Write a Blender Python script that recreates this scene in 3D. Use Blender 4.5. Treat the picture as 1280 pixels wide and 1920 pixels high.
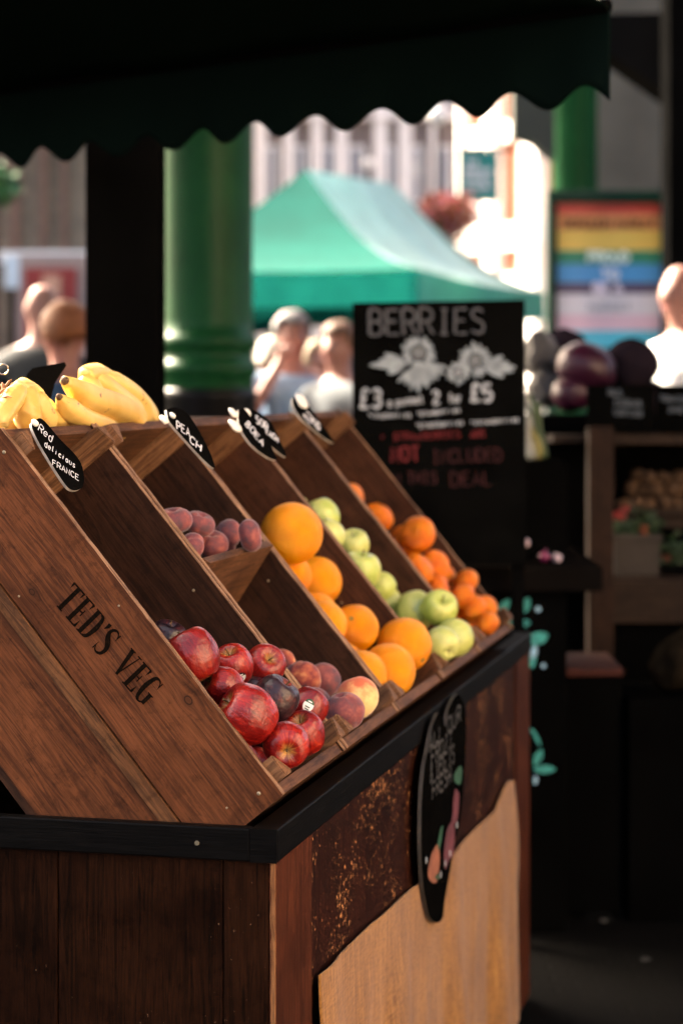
import bpy, bmesh, math, random
from mathutils import Vector, Matrix, Euler, noise
rnd = random.Random(7)
R = math.radians
scene = bpy.context.scene
col = scene.collection
for o in list(bpy.data.objects):
    bpy.data.objects.remove(o)

# ------------------------------------------------------------------ camera
EYE = 1.42
cd = bpy.data.cameras.new('camera')
cam = bpy.data.objects.new('camera', cd)
col.objects.link(cam)
cam.location = (0, 0, EYE)
cam.rotation_euler = (R(90), 0, 0)
cd.sensor_fit = 'VERTICAL'
cd.sensor_height = 36
cd.lens = 75
cd.shift_y = -0.1276
cd.clip_start = 0.05
cd.clip_end = 600
cd.dof.use_dof = True
cd.dof.focus_distance = 2.9
cd.dof.aperture_fstop = 3.6
scene.camera = cam
scene.cycles.use_denoising = True
scene.cycles.max_bounces = 8

# ------------------------------------------------------------------ light
SUN_EL = R(38)
to_sun = Vector((-0.80 * math.cos(SUN_EL), 0.60 * math.cos(SUN_EL), math.sin(SUN_EL)))
w = bpy.data.worlds.new('World')
scene.world = w
w.use_nodes = True
nt = w.node_tree
sky = nt.nodes.new('ShaderNodeTexSky')
sky.sky_type = 'NISHITA'
sky.sun_disc = False
sky.sun_elevation = SUN_EL
sky.sun_rotation = math.atan2(to_sun.x, to_sun.y)
sky.air_density = 0.5
sky.dust_density = 6.0
sky.ozone_density = 0.0
bg = nt.nodes['Background']
bg.inputs['Strength'].default_value = 0.13
nt.links.new(sky.outputs[0], bg.inputs[0])
sl = bpy.data.lights.new('sun', 'SUN')
sl.energy = 4.5
sl.angle = R(0.5)
sl.color = (1.0, 0.95, 0.88)
so = bpy.data.objects.new('sun', sl)
col.objects.link(so)
so.rotation_euler = to_sun.to_track_quat('Z', 'Y').to_euler()
vs = scene.view_settings
vs.view_transform = 'Standard'
vs.look = 'None'
vs.exposure = 3.0
vs.gamma = 1
vs.use_white_balance = True
vs.white_balance_temperature = 7800
vs.white_balance_tint = 10

# ------------------------------------------------------------------ helpers
def P(u, v, Y):
    """point of the place seen at photo pixel u, v at depth Y"""
    return Vector(((u - 640) * Y / 4000, Y, EYE + (715 - v) * Y / 4000))

def link(name, bm, mat, parent=None, M=None, smooth=False):
    me = bpy.data.meshes.new(name)
    bmesh.ops.recalc_face_normals(bm, faces=bm.faces)
    bm.to_mesh(me)
    bm.free()
    for m in (mat if isinstance(mat, (list, tuple)) else [mat]):
        me.materials.append(m)
    if smooth:
        for p in me.polygons:
            p.use_smooth = True
    o = bpy.data.objects.new(name, me)
    col.objects.link(o)
    if parent:
        o.parent = parent
    if M is not None:
        o.matrix_local = M
    return o

def tag(o, label, cat, group=None, kind=None):
    if label: o['label'] = label
    if cat: o['category'] = cat
    if group: o['group'] = group
    if kind: o['kind'] = kind
    return o

def thing(name, label, cat, M=None, group=None):
    o = bpy.data.objects.new(name, None)
    o.empty_display_size = 0.1
    col.objects.link(o)
    if M is not None:
        o.matrix_world = M if isinstance(M, Matrix) else Matrix.Translation(M)
    return tag(o, label, cat, group)

def struct(name, bm, mat, **k):
    o = link(name, bm, mat, **k)
    o['kind'] = 'structure'
    return o

def box(bm, lo, hi, bev=0.0, mi=0):
    r = bmesh.ops.create_cube(bm, size=1)
    vv = r['verts']
    lo = Vector(lo); hi = Vector(hi)
    for v in vv:
        v.co = Vector(((v.co.x + .5) * (hi.x - lo.x) + lo.x, (v.co.y + .5) * (hi.y - lo.y) + lo.y, (v.co.z + .5) * (hi.z - lo.z) + lo.z))
    fs = set(f for v in vv for f in v.link_faces)
    for f in fs: f.material_index = mi
    if bev > 0:
        es = list(set(e for v in vv for e in v.link_edges))
        bmesh.ops.bevel(bm, geom=es, offset=bev, segments=2, affect='EDGES', profile=.6)
    return fs

def nb():
    return bmesh.new()

def bx(lo, hi, bev=0.0):
    b = nb(); box(b, lo, hi, bev); return b

def prism(bm, pts, depth, mi=0):
    """pts: list of 3D points (planar outline), depth: Vector extrusion"""
    a = [bm.verts.new(p) for p in pts]
    b = [bm.verts.new(Vector(p) + depth) for p in pts]
    n = len(a)
    fs = [bm.faces.new(a), bm.faces.new(b[::-1])]
    for i in range(n):
        fs.append(bm.faces.new((a[i], b[i], b[(i + 1) % n], a[(i + 1) % n])))
    for f in fs: f.material_index = mi
    return fs

def tube(bm, pts, radii, n=10, cap=True, squash=None):
    pts = [Vector(p) for p in pts]
    rings = []
    up = Vector((0.13, 0.21, 1)).normalized()
    for i, p in enumerate(pts):
        t = (pts[min(i + 1, len(pts) - 1)] - pts[max(i - 1, 0)]).normalized()
        x = t.cross(up)
        if x.length < 1e-4: x = t.cross(Vector((1, 0, 0)))
        x.normalize(); y = x.cross(t).normalized()
        r = radii[i] if hasattr(radii, '__len__') else radii
        ring = []
        for k in range(n):
            a = 2 * math.pi * k / n
            rr = r * (squash(a) if squash else 1)
            ring.append(bm.verts.new(p + x * math.cos(a) * rr + y * math.sin(a) * rr))
        rings.append(ring)
    for i in range(len(rings) - 1):
        for k in range(n):
            bm.faces.new((rings[i][k], rings[i][(k + 1) % n], rings[i + 1][(k + 1) % n], rings[i + 1][k]))
    if cap:
        bm.faces.new(rings[0][::-1]); bm.faces.new(rings[-1])
    return rings

def spline(pts, n=8):
    """Catmull-Rom through points"""
    pts = [Vector(p) for p in pts]
    q = [2 * pts[0] - pts[1]] + pts + [2 * pts[-1] - pts[-2]]
    out = []
    for i in range(1, len(q) - 2):
        for k in range(n):
            t = k / n
            a, b, c, d = q[i - 1], q[i], q[i + 1], q[i + 2]
            out.append(.5 * ((2 * b) + (c - a) * t + (2 * a - 5 * b + 4 * c - d) * t * t + (3 * b - a - 3 * c + d) * t ** 3))
    out.append(pts[-1])
    return out

def lathe(bm, prof, n=32, cen=(0, 0, 0), sx=1, sy=1):
    rings = []
    for r, z in prof:
        if r < 1e-5:
            rings.append([bm.verts.new((cen[0], cen[1], cen[2] + z))])
        else:
            rings.append([bm.verts.new((cen[0] + r * sx * math.cos(2 * math.pi * k / n), cen[1] + r * sy * math.sin(2 * math.pi * k / n), cen[2] + z)) for k in range(n)])
    for a, b in zip(rings, rings[1:]):
        for k in range(n):
            k2 = (k + 1) % n
            if len(a) == 1 and len(b) == 1: continue
            if len(a) == 1: bm.faces.new((a[0], b[k], b[k2]))
            elif len(b) == 1: bm.faces.new((a[k], b[0], a[k2]))
            else: bm.faces.new((a[k], b[k], b[k2], a[k2]))

def blob(bm, c, r, sub=2, amp=.12, fr=2.0, seed=0, mi=0):
    rr = bmesh.ops.create_icosphere(bm, subdivisions=sub, radius=1)
    c = Vector(c)
    r = Vector(r) if hasattr(r, '__len__') else Vector((r, r, r))
    for v in rr['verts']:
        k = 1 + amp * noise.noise(v.co * fr + Vector((seed * 3.1, seed, 0)))
        v.co = c + Vector((v.co.x * r.x * k, v.co.y * r.y * k, v.co.z * r.z * k))
        for f in v.link_faces: f.material_index = mi

# ------------------------------------------------------------------ materials
MATS = {}
def newmat(name):
    m = bpy.data.materials.new(name)
    m.use_nodes = True
    return m, m.node_tree, m.node_tree.nodes['Principled BSDF']

def N(nt, t, **k):
    n = nt.nodes.new(t)
    for a, b in k.items(): setattr(n, a, b)
    return n

def coords(nt, scale=(1, 1, 1), rand=True):
    tc = N(nt, 'ShaderNodeTexCoord')
    mp = N(nt, 'ShaderNodeMapping')
    mp.inputs['Scale'].default_value = scale
    nt.links.new(tc.outputs['Object'], mp.inputs['Vector'])
    if rand:
        oi = N(nt, 'ShaderNodeObjectInfo')
        mu = N(nt, 'ShaderNodeMath', operation='MULTIPLY'); mu.inputs[1].default_value = 37
        nt.links.new(oi.outputs['Random'], mu.inputs[0])
        nt.links.new(mu.outputs[0], mp.inputs['Location'])
    return mp.outputs[0], tc

def noise_n(nt, vec, scale, detail=6, rough=.6, dist=0):
    n = N(nt, 'ShaderNodeTexNoise')
    n.inputs['Scale'].default_value = scale
    n.inputs['Detail'].default_value = detail
    n.inputs['Roughness'].default_value = rough
    n.inputs['Distortion'].default_value = dist
    nt.links.new(vec, n.inputs['Vector'])
    return n.outputs['Fac']

def ramp(nt, fac, stops, mode='LINEAR'):
    r = N(nt, 'ShaderNodeValToRGB')
    r.color_ramp.interpolation = mode
    el = r.color_ramp.elements
    while len(el) > 1: el.remove(el[-1])
    el[0].position = stops[0][0]; el[0].color = (*stops[0][1], 1)
    for p, c in stops[1:]:
        e = el.new(p); e.color = (*c, 1)
    nt.links.new(fac, r.inputs[0])
    return r.outputs[0]

def mix(nt, fac, a, b, mode='MIX'):
    m = N(nt, 'ShaderNodeMix', data_type='RGBA', blend_type=mode)
    for s, v in ((m.inputs[0], fac), (m.inputs[6], a), (m.inputs[7], b)):
        if isinstance(v, (int, float)): s.default_value = v
        elif isinstance(v, tuple): s.default_value = (*v, 1)
        else: nt.links.new(v, s)
    return m.outputs[2]

def mathn(nt, op, a, b=None, clamp=False):
    m = N(nt, 'ShaderNodeMath', operation=op)
    m.use_clamp = clamp
    for s, v in ((m.inputs[0], a), (m.inputs[1], b)):
        if v is None: continue
        if isinstance(v, (int, float)): s.default_value = v
        else: nt.links.new(v, s)
    return m.outputs[0]

def bump(nt, bs, h, strength=.3, dist=.002):
    b = N(nt, 'ShaderNodeBump')
    b.inputs['Strength'].default_value = strength
    b.inputs['Distance'].default_value = dist
    nt.links.new(h, b.inputs['Height'])
    nt.links.new(b.outputs[0], bs.inputs['Normal'])

def plain(name, c, rough=.6, var=.15, vs_=8, bmp=0, metal=0, spec=.4, coat=0):
    if name in MATS: return MATS[name]
    m, nt, bs = newmat(name)
    v, _ = coords(nt)
    f = noise_n(nt, v, vs_, 5)
    lo = tuple(x * (1 - var) for x in c); hi = tuple(min(1, x * (1 + var)) for x in c)
    nt.links.new(ramp(nt, f, [(.3, lo), (.7, hi)]), bs.inputs['Base Color'])
    bs.inputs['Roughness'].default_value = rough
    bs.inputs['Metallic'].default_value = metal
    bs.inputs['Specular IOR Level'].default_value = 0.0 if max(c) < .02 else spec
    bs.inputs['Coat Weight'].default_value = coat
    if bmp:
        bump(nt, bs, noise_n(nt, v, vs_ * 12, 4), bmp)
    MATS[name] = m
    return m

def wood(name, light, dark, axis=1, rough=.62, stain=.6, freq=1.0, knots=(), wear=None, spec=.12, wears=.62):
    if name in MATS: return MATS[name]
    m, nt, bs = newmat(name)
    sc = [1, 1, 1]; sc[axis] = .05
    tc = N(nt, 'ShaderNodeTexCoord')
    oi = N(nt, 'ShaderNodeObjectInfo')
    off = mathn(nt, 'MULTIPLY', oi.outputs['Random'], 19.0)
    src = tc.outputs['Object']
    kmask = None
    for (kp, kr) in knots:
        sub = N(nt, 'ShaderNodeVectorMath', operation='SUBTRACT')
        nt.links.new(tc.outputs['Object'], sub.inputs[0]); sub.inputs[1].default_value = kp
        ms = N(nt, 'ShaderNodeVectorMath', operation='MULTIPLY')
        s3 = [1, 1, 1]; s3[axis] = .75
        nt.links.new(sub.outputs[0], ms.inputs[0]); ms.inputs[1].default_value = s3
        ln = N(nt, 'ShaderNodeVectorMath', operation='LENGTH')
        nt.links.new(ms.outputs[0], ln.inputs[0])
        dk = mathn(nt, 'DIVIDE', ln.outputs['Value'], kr)
        fall = mathn(nt, 'POWER', 2.718, mathn(nt, 'MULTIPLY', mathn(nt, 'MULTIPLY', dk, dk), -.16))
        # bend the grain round the knot
        sc2 = N(nt, 'ShaderNodeVectorMath', operation='SCALE')
        nt.links.new(sub.outputs[0], sc2.inputs[0])
        nt.links.new(mathn(nt, 'MULTIPLY', fall, -.8), sc2.inputs['Scale'])
        ad = N(nt, 'ShaderNodeVectorMath', operation='ADD')
        nt.links.new(src, ad.inputs[0]); nt.links.new(sc2.outputs[0], ad.inputs[1])
        src = ad.outputs[0]
        ring = ramp(nt, dk, [(0, (.35, .35, .35)), (.72, (.25, .25, .25)), (.9, (1, 1, 1)), (1.0, (.2, .2, .2))])
        cl = ramp(nt, mathn(nt, 'MULTIPLY', dk, .33, True), [(0, (.45,) * 3), (.24, (.4,) * 3), (.28, (.95,) * 3), (.32, (.95,) * 3), (.40, (.3,) * 3), (.6, (.12,) * 3), (1, (0,) * 3)])
        kmask = cl if kmask is None else mix(nt, 1.0, kmask, cl, 'LIGHTEN')
    mp = N(nt, 'ShaderNodeMapping'); mp.inputs['Scale'].default_value = sc
    nt.links.new(src, mp.inputs['Vector']); nt.links.new(off, mp.inputs['Location'])
    v = mp.outputs[0]
    g1 = noise_n(nt, v, 72 * freq, 8, .66, .9)
    g2 = noise_n(nt, v, 420 * freq, 4, .65, .2)
    mid = tuple((a + b) / 2 for a, b in zip(light, dark))
    c = ramp(nt, g1, [(.3, dark), (.43, mid), (.5, light), (.55, mid), (.585, dark), (.63, mid), (.75, light)])
    c = mix(nt, .38, c, ramp(nt, g2, [(.38, (.2, .2, .2)), (.58, (1, 1, 1))]), 'MULTIPLY')
    mp2 = N(nt, 'ShaderNodeMapping'); nt.links.new(tc.outputs['Object'], mp2.inputs['Vector']); nt.links.new(off, mp2.inputs['Location'])
    st = noise_n(nt, mp2.outputs[0], 7, 6, .6, .4)
    c = mix(nt, stain, c, ramp(nt, st, [(.35, (.30, .26, .24)), (.60, (1, 1, 1))]), 'MULTIPLY')
    sm = noise_n(nt, mp2.outputs[0], 38, 5, .75, .3)
    c = mix(nt, .55, c, ramp(nt, sm, [(.34, (.35, .32, .3)), (.47, (1, 1, 1)), (.66, (1, 1, 1)), (.74, (1.5, 1.45, 1.4))]), 'MULTIPLY')
    if kmask is not None:
        c = mix(nt, kmask, c, (.02, .008, .004))
    if wear:
        # worn-through flecks of raw wood, gathered in patches
        s4 = [1, 1, 1]; s4[axis] = .6
        mp3 = N(nt, 'ShaderNodeMapping'); mp3.inputs['Scale'].default_value = s4
        nt.links.new(tc.outputs['Object'], mp3.inputs['Vector'])
        f1 = noise_n(nt, mp3.outputs[0], 150, 5, .7)
        f2 = noise_n(nt, tc.outputs['Object'], 9, 3, .5)
        fl = mathn(nt, 'ADD', f1, mathn(nt, 'MULTIPLY', f2, .35))
        fm = mathn(nt, 'MULTIPLY', mathn(nt, 'SUBTRACT', fl, wears + .175), 30, True)
        c = mix(nt, fm, c, wear)
    nt.links.new(c, bs.inputs['Base Color'])
    bs.inputs['Roughness'].default_value = rough
    bs.inputs['Specular IOR Level'].default_value = spec
    bump(nt, bs, mathn(nt, 'ADD', g1, mathn(nt, 'MULTIPLY', g2, .7)), .35, .0015)
    MATS[name] = m
    return m

# ------------------------------------------------------------------ stroke lettering
G = {
'A':'0,0 2,6 4,0|.7,2 3.3,2','B':'0,0 0,6 2.6,6 3.6,4.8 2.6,3.3 0,3.2|2.6,3.3 4,1.8 2.8,0 0,0','C':'4,5 2.8,6 1,5.6 0,3.5 .5,.8 2.2,0 4,1',
'D':'0,0 0,6 2.2,5.7 3.8,4 3.6,1.5 2.2,0 0,0','E':'3.6,6 0,6 0,0 3.8,0|0,3.1 3,3.2','F':'3.6,6 0,6 0,0|0,3.1 3,3.2','G':'4,5 2.8,6 1,5.6 0,3.5 .5,.8 2.2,0 3.8,.8 3.9,2.8 2.3,2.8',
'H':'0,0 0,6|4,0 4,6|0,3 4,3','I':'1,0 3,0|1,6 3,6|2,0 2,6','K':'0,0 0,6|4,6 0,2.6 4,0','L':'0,6 0,0 3.6,0','M':'0,0 .4,6 2,2.4 3.6,6 4,0','N':'0,0 0,6 4,0 4,6',
'O':'2,6 .4,5 0,3 .5,.8 2,0 3.5,.8 4,3 3.6,5 2,6','P':'0,0 0,6 2.8,6 4,4.8 3,3.2 0,3','R':'0,0 0,6 2.8,6 4,4.8 3,3.2 0,3|1.8,3.1 4,0','S':'3.8,5.2 2.4,6 .6,5.4 .5,4 2,3.2 3.6,2.4 3.7,.9 2,0 0,.7',
'T':'0,6 4,6|2,6 2,0','U':'0,6 0,1.6 1.2,0 2.8,0 4,1.6 4,6','V':'0,6 2,0 4,6','X':'0,0 4,6|0,6 4,0','Y':'0,6 2,3 4,6|2,3 2,0',
'a':'3,4 1,4 0,2 1,0 2.4,.6 3.2,4 3.2,0','b':'0,6 0,0 2,0 3.2,2 2,3.8 0,3','c':'3.2,3.2 2,4 .4,3 .3,1 1.6,0 3.2,.6','d':'3.2,6 3.2,0 1,0 0,2 1,4 3.2,3','e':'.2,2 3.2,2.2 2.8,3.6 1.4,4 .2,2.6 .4,.7 1.8,0 3.2,.7',
'f':'3,5.8 1.8,5.6 1.4,0|.4,3.6 2.8,3.8','g':'3,4 1,4 0,2.4 1,.8 3,1.6 3,4 3,-1 1.4,-2 .2,-1.2','h':'0,0 0,6|0,2.6 1.8,4 3,3 3,0','i':'1,0 1,3.8|1,5 1.1,5.2','k':'0,0 0,6|3,4 0,2 3,0','l':'1,6 1,.6 2,0',
'm':'0,0 0,4|0,3 1.2,4 2,3 2,0|2,3 3.2,4 4,3 4,0','n':'0,0 0,4|0,2.8 1.6,4 3,3 3,0','o':'1.6,4 .2,3 .2,1 1.6,0 3,1 3,3 1.6,4','p':'0,-2 0,4|0,3 1.8,4 3.2,2.4 2,0 0,.6','r':'0,0 0,4|0,2.4 1.2,3.8 2.6,3.8',
's':'3,3.4 1.4,4 .3,3 1.6,2 3,1 1.6,0 0,.6','t':'1.4,5.6 1.4,.6 2.8,0|0,4 2.8,4','u':'0,4 0,1 1.2,0 3,.8 3,4 3,0','v':'0,4 1.5,0 3,4','w':'0,4 .8,0 2,3 3,0 4,4','x':'0,0 3,4|0,4 3,0','y':'0,4 1.4,.6|3,4 0,-2',
'1':'.8,4.8 2,6 2,0','2':'.2,4.8 1.4,6 3.4,5.4 3.4,3.8 .2,0 3.8,0','3':'.3,5.4 2,6 3.5,5 3,3.6 1.6,3.2 3.3,2.7 3.7,1.2 2.2,0 .2,.6','5':'3.6,6 .6,6 .4,3.4 2.6,3.6 3.8,2 2.6,0 .2,.4',
'0':'2,6 .4,5 0,3 .5,.8 2,0 3.5,.8 4,3 3.6,5 2,6','9':'3.4,4 1.8,3 .4,4 .8,5.7 2.6,6 3.5,4.6 3.2,2 1.6,0','4':'2.8,0 2.8,6 0,2 4,2','8':'2,3.2 .5,4.5 2,6 3.5,4.5 2,3.2 .2,1.6 2,0 3.8,1.6 2,3.2','6':'3.2,5.8 1,4.4 .2,2 1.4,0 3.4,.8 3.4,2.6 1.8,3.2 .4,2.2','£':'3.8,4.8 2.8,6 1.4,5.4 1.4,1.6 .4,0 4,0|.3,3 2.8,3','*':'1,3 3,5|1,5 3,3|2,2.6 2,5.4','&':'3.8,0 .8,4.6 1.8,6 2.8,5 .2,1.6 1.2,0 3.8,2.4','/':'0,0 3,6',"'":'1.6,6 1.2,4.6','-':'.6,3 3,3'}

def ribbon(bm, pts, w, nrm):
    pts = [p for i, p in enumerate(pts) if i == 0 or (p - pts[i - 1]).length > 1e-6]
    if len(pts) < 2: return
    L = []
    for i, p in enumerate(pts):
        t = (pts[min(i + 1, len(pts) - 1)] - pts[max(i - 1, 0)]).normalized()
        s = t.cross(nrm).normalized() * w * .5
        L.append((bm.verts.new(p + s), bm.verts.new(p - s)))
    for a, b in zip(L, L[1:]):
        bm.faces.new((a[0], b[0], b[1], a[1]))

def write(bm, txt, org, T, U, size, w, gap=1.4, adv=None, jit=.25, seed=1):
    """stroke letters; org = baseline start, T = text direction, U = up, size = cap height, adv = total width"""
    rr = random.Random(seed)
    T = Vector(T).normalized(); U = Vector(U).normalized(); nrm = T.cross(U).normalized()
    k = size / 6
    tot = sum((4 if c != ' ' else 2.6) + gap for c in txt) - gap
    kx = k if adv is None else adv / tot
    x = 0; ns = 0
    for c in txt:
        if c != ' ':
            dy = rr.uniform(-jit, jit); sk = rr.uniform(-.04, .04)
            for st in G.get(c, G['o']).split('|'):
                q = [tuple(map(float, s.split(','))) for s in st.split()]
                q = [Vector((a + b * sk, b + dy, 0)) for a, b in q]
                if len(q) > 3 and c not in 'MNVKHEFLTWw1': q = spline(q, 4)
                ns += 1
                ribbon(bm, [org + nrm * .00012 * ns + T * (x + p.x) * kx + U * p.y * k for p in q], w * rr.uniform(.85, 1.15), nrm)
        x += (4 if c != ' ' else 2.6) + gap

# ------------------------------------------------------------------ the fruit stand's frame
TH = math.atan2(.9724, .2334)
M_ST = Matrix.Translation((-0.0846, 2.75, EYE - 0.578)) @ Matrix.Rotation(TH, 4, 'Z')     # x along the stand, y to its back, z up
ZT = EYE - 0.578
AL = R(50.5)
M_CR = M_ST @ Matrix.Translation((.02, -.005, .042)) @ Matrix.Rotation(AL, 4, 'X')          # x along, y up the slope, z out of the slope
M_CR_i = M_CR.inverted()

def ray_plane(u, v, M, axis, val):
    """photo pixel -> point on a plane of a local frame, local coordinates"""
    Mi = M.inverted()
    o = Mi @ Vector((0, 0, EYE)); d = Mi.to_3x3() @ Vector(((u - 640) / 4000, 1, (715 - v) / 4000))
    t = (val - o[axis]) / d[axis]
    return o + d * t

# ---- materials of the stand
KN = [(ray_plane(60, 1110, M_CR, 0, 0), .0035), (ray_plane(353, 1313, M_CR, 0, 0), .0048)]
W_side = wood('crate_side_wood', (.052, .021, .011), (.020, .0085, .005), axis=1, stain=.55)  # darker than the near board: shade inside the crates is in the colour
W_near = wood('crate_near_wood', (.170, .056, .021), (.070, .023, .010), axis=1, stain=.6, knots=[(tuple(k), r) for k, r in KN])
W_inner = wood('crate_far_side_wood', (.095, .036, .017), (.038, .015, .008), axis=1, stain=.6)  # less dark copy for the far bays, interior shade still in the colour
W_edge = wood('crate_worn_sunlit_edge', (.42, .24, .14), (.14, .07, .04), axis=1, stain=.85, freq=1.3)  # worn edge wood, brightened so sunlight sits in the colour
W_end = wood('crate_end_wood', (.17, .075, .036), (.07, .030, .016), axis=0, stain=.7)
W_post = wood('corner_post_wood', (.26, .13, .065), (.11, .052, .028), axis=2, stain=.5)
W_batten = wood('batten_wood', (.20, .085, .035), (.07, .032, .016), axis=1, stain=.5)
W_dark = wood('counter_dark_wood', (.024, .0082, .0036), (.006, .0025, .0013), axis=2, stain=.8, rough=.6, spec=.03, wear=(.22, .12, .07), wears=.715)
W_stile = wood('counter_stile_wood', (.10, .027, .012), (.022, .006, .003), axis=2, stain=.6, rough=.45, wear=(.35, .14, .06), wears=.72)
W_panel = wood('counter_worn_panel', (.034, .009, .005), (.009, .003, .002), axis=2, stain=.7, rough=.42, wear=(.58, .26, .11), wears=.618)
W_trim = wood('counter_black_trim', (.0035, .0028, .0025), (.0015, .0013, .001), axis=0, stain=.5, rough=.45, spec=.07)
W_trim_y = wood('counter_black_trim_end', (.0035, .003, .0028), (.0015, .0013, .0012), axis=1, stain=.5, rough=.45, spec=.07)
W_raw = wood('raw_lit_corner_wood', (.34, .15, .06), (.16, .06, .025), axis=2, stain=.3)  # raw wood tone that also carries the bright lit line at the corner
M_nail = plain('nail_metal', (.3, .25, .17), .45, metal=.8)

# ---- counter
LEN = 2.222; DEP = .78
ct = thing('market_counter', 'long dark stained wooden counter with a black rim holding the five sloping crates', 'counter', M_ST)
box_ = lambda lo, hi, b=.0: bx(lo, hi, b)
tz = 0.0; tb = -.0435
# rim, butted at the corner
b = nb(); box(b, (.0005, -.002, tb), (LEN, .034, tz), .0025); link('front_rim', b, W_trim, ct)
b = nb(); box(b, (-.001, .0345, tb), (.018, DEP, tz), .0025); box(b, (-.0012, -.0015, tb - .0002), (.0002, .0342, -.0002)); link('end_rim', b, W_trim_y, ct)
link('end_rim', bx((LEN - .018, .0345, tb), (LEN, DEP, tz), .0025), W_trim_y, ct)
link('back_rim', bx((.0185, DEP - .03, tb), (LEN - .0185, DEP, tz), .0025), W_trim, ct)
b = nb(); lathe(b, [(0, 0), (.003, 0), (.0032, -.001), (.003, -.002)], 12)
bmesh.ops.rotate(b, verts=b.verts, cent=(0, 0, 0), matrix=Matrix.Rotation(R(-90), 3, 'Y'))
scr = link('screw', b, M_nail, ct, Matrix.Translation(ray_plane(369, 1581, M_ST, 0, -.002)))
# end boards (planks with open joints)
eb = [(.012, .072), (.0735, .30), (.3015, .43), (.4315, .60), (.6015, .77)]
for i, (y0, y1) in enumerate(eb):
    link('end_plank', bx((.007 + .001 * (i % 2), y0, -ZT + .01), (.024, y1, tb - .0005), .0012), W_dark, ct)
# front: corner stile, worn panel, far stile
b = nb(); box(b, (.0075, .003, -ZT + .01), (.2, .011, tb - .0005), .001); link('stile', b, W_stile, ct)
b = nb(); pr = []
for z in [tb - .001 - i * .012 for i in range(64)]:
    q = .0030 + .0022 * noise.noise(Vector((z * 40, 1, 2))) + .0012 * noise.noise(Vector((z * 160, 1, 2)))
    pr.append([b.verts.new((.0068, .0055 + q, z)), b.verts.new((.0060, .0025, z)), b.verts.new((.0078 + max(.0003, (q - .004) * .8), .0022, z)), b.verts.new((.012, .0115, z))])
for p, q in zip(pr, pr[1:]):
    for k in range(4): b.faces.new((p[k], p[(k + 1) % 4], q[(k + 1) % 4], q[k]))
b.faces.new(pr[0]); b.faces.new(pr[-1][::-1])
link('worn_lit_corner', b, W_raw, ct)
link('front_panel', bx((.203, .006, -ZT + .01), (2.02, .016, tb - .0005), .001), W_panel, ct)
link('far_stile', bx((2.023, .001, -ZT + .01), (LEN - .003, .011, tb - .0005), .001), W_stile, ct)
link('far_end_panel', bx((LEN - .02, .012, -ZT + .01), (LEN - .004, DEP - .01, tb - .0005)), W_dark, ct)
link('back_panel', bx((.025, DEP - .03, -ZT + .01), (LEN - .025, DEP - .012, tb - .0005)), W_dark, ct)

# ---- crates
LC = .615; DC = .29
WX = [0, .354, .735, 1.12, 1.515, 1.92]
CR_LBL = ['nearest wooden crate stencilled on its side and holding red apples', 'wooden crate with a small shelf of flat peaches above the peaches', 'middle wooden crate filled with large oranges',
          'wooden crate of pale green apples beside the oranges', 'farthest wooden crate filled with small mandarins']
def board(name, lo, hi, mat, par, edge=True, bev=.0012, wave=0):
    b = nb(); fs = box(b, lo, hi, 0)
    # subdivide along the slope and rough up the top edge
    if edge:
        ln = [e for e in b.edges if abs((e.verts[0].co - e.verts[1].co).y) > .1]
        bmesh.ops.subdivide_edges(b, edges=ln, cuts=60, use_grid_fill=True)
        top = [v for v in b.verts if abs(v.co.z - hi[2]) < 1e-5]
        for v in top:
            v.co.z += .0012 * noise.noise(Vector((v.co.x * 3 + lo[0] * 9, v.co.y * 22, 3))) - .0012 * max(0, noise.noise(Vector((lo[0] * 5, v.co.y * 60, 8))) - .25)
        b.normal_update()
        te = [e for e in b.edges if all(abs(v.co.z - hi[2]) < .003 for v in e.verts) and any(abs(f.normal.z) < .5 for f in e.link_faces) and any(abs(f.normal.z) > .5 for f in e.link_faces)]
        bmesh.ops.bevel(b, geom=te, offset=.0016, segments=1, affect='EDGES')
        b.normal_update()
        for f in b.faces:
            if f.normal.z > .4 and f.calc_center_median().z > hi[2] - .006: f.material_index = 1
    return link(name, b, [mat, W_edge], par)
def stud(par, x, y, z, r=.0035, face=-1):
    b = nb(); lathe(b, [(0, .0012), (r * .7, .001), (r, .0003), (r, -.002)], 12)
    bmesh.ops.rotate(b, verts=b.verts, cent=(0, 0, 0), matrix=Matrix.Rotation(R(90) * face, 3, 'Y'))
    link('nail', b, M_nail, par, Matrix.Translation((x, y, z)))
crates = []
T_ = .011
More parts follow.
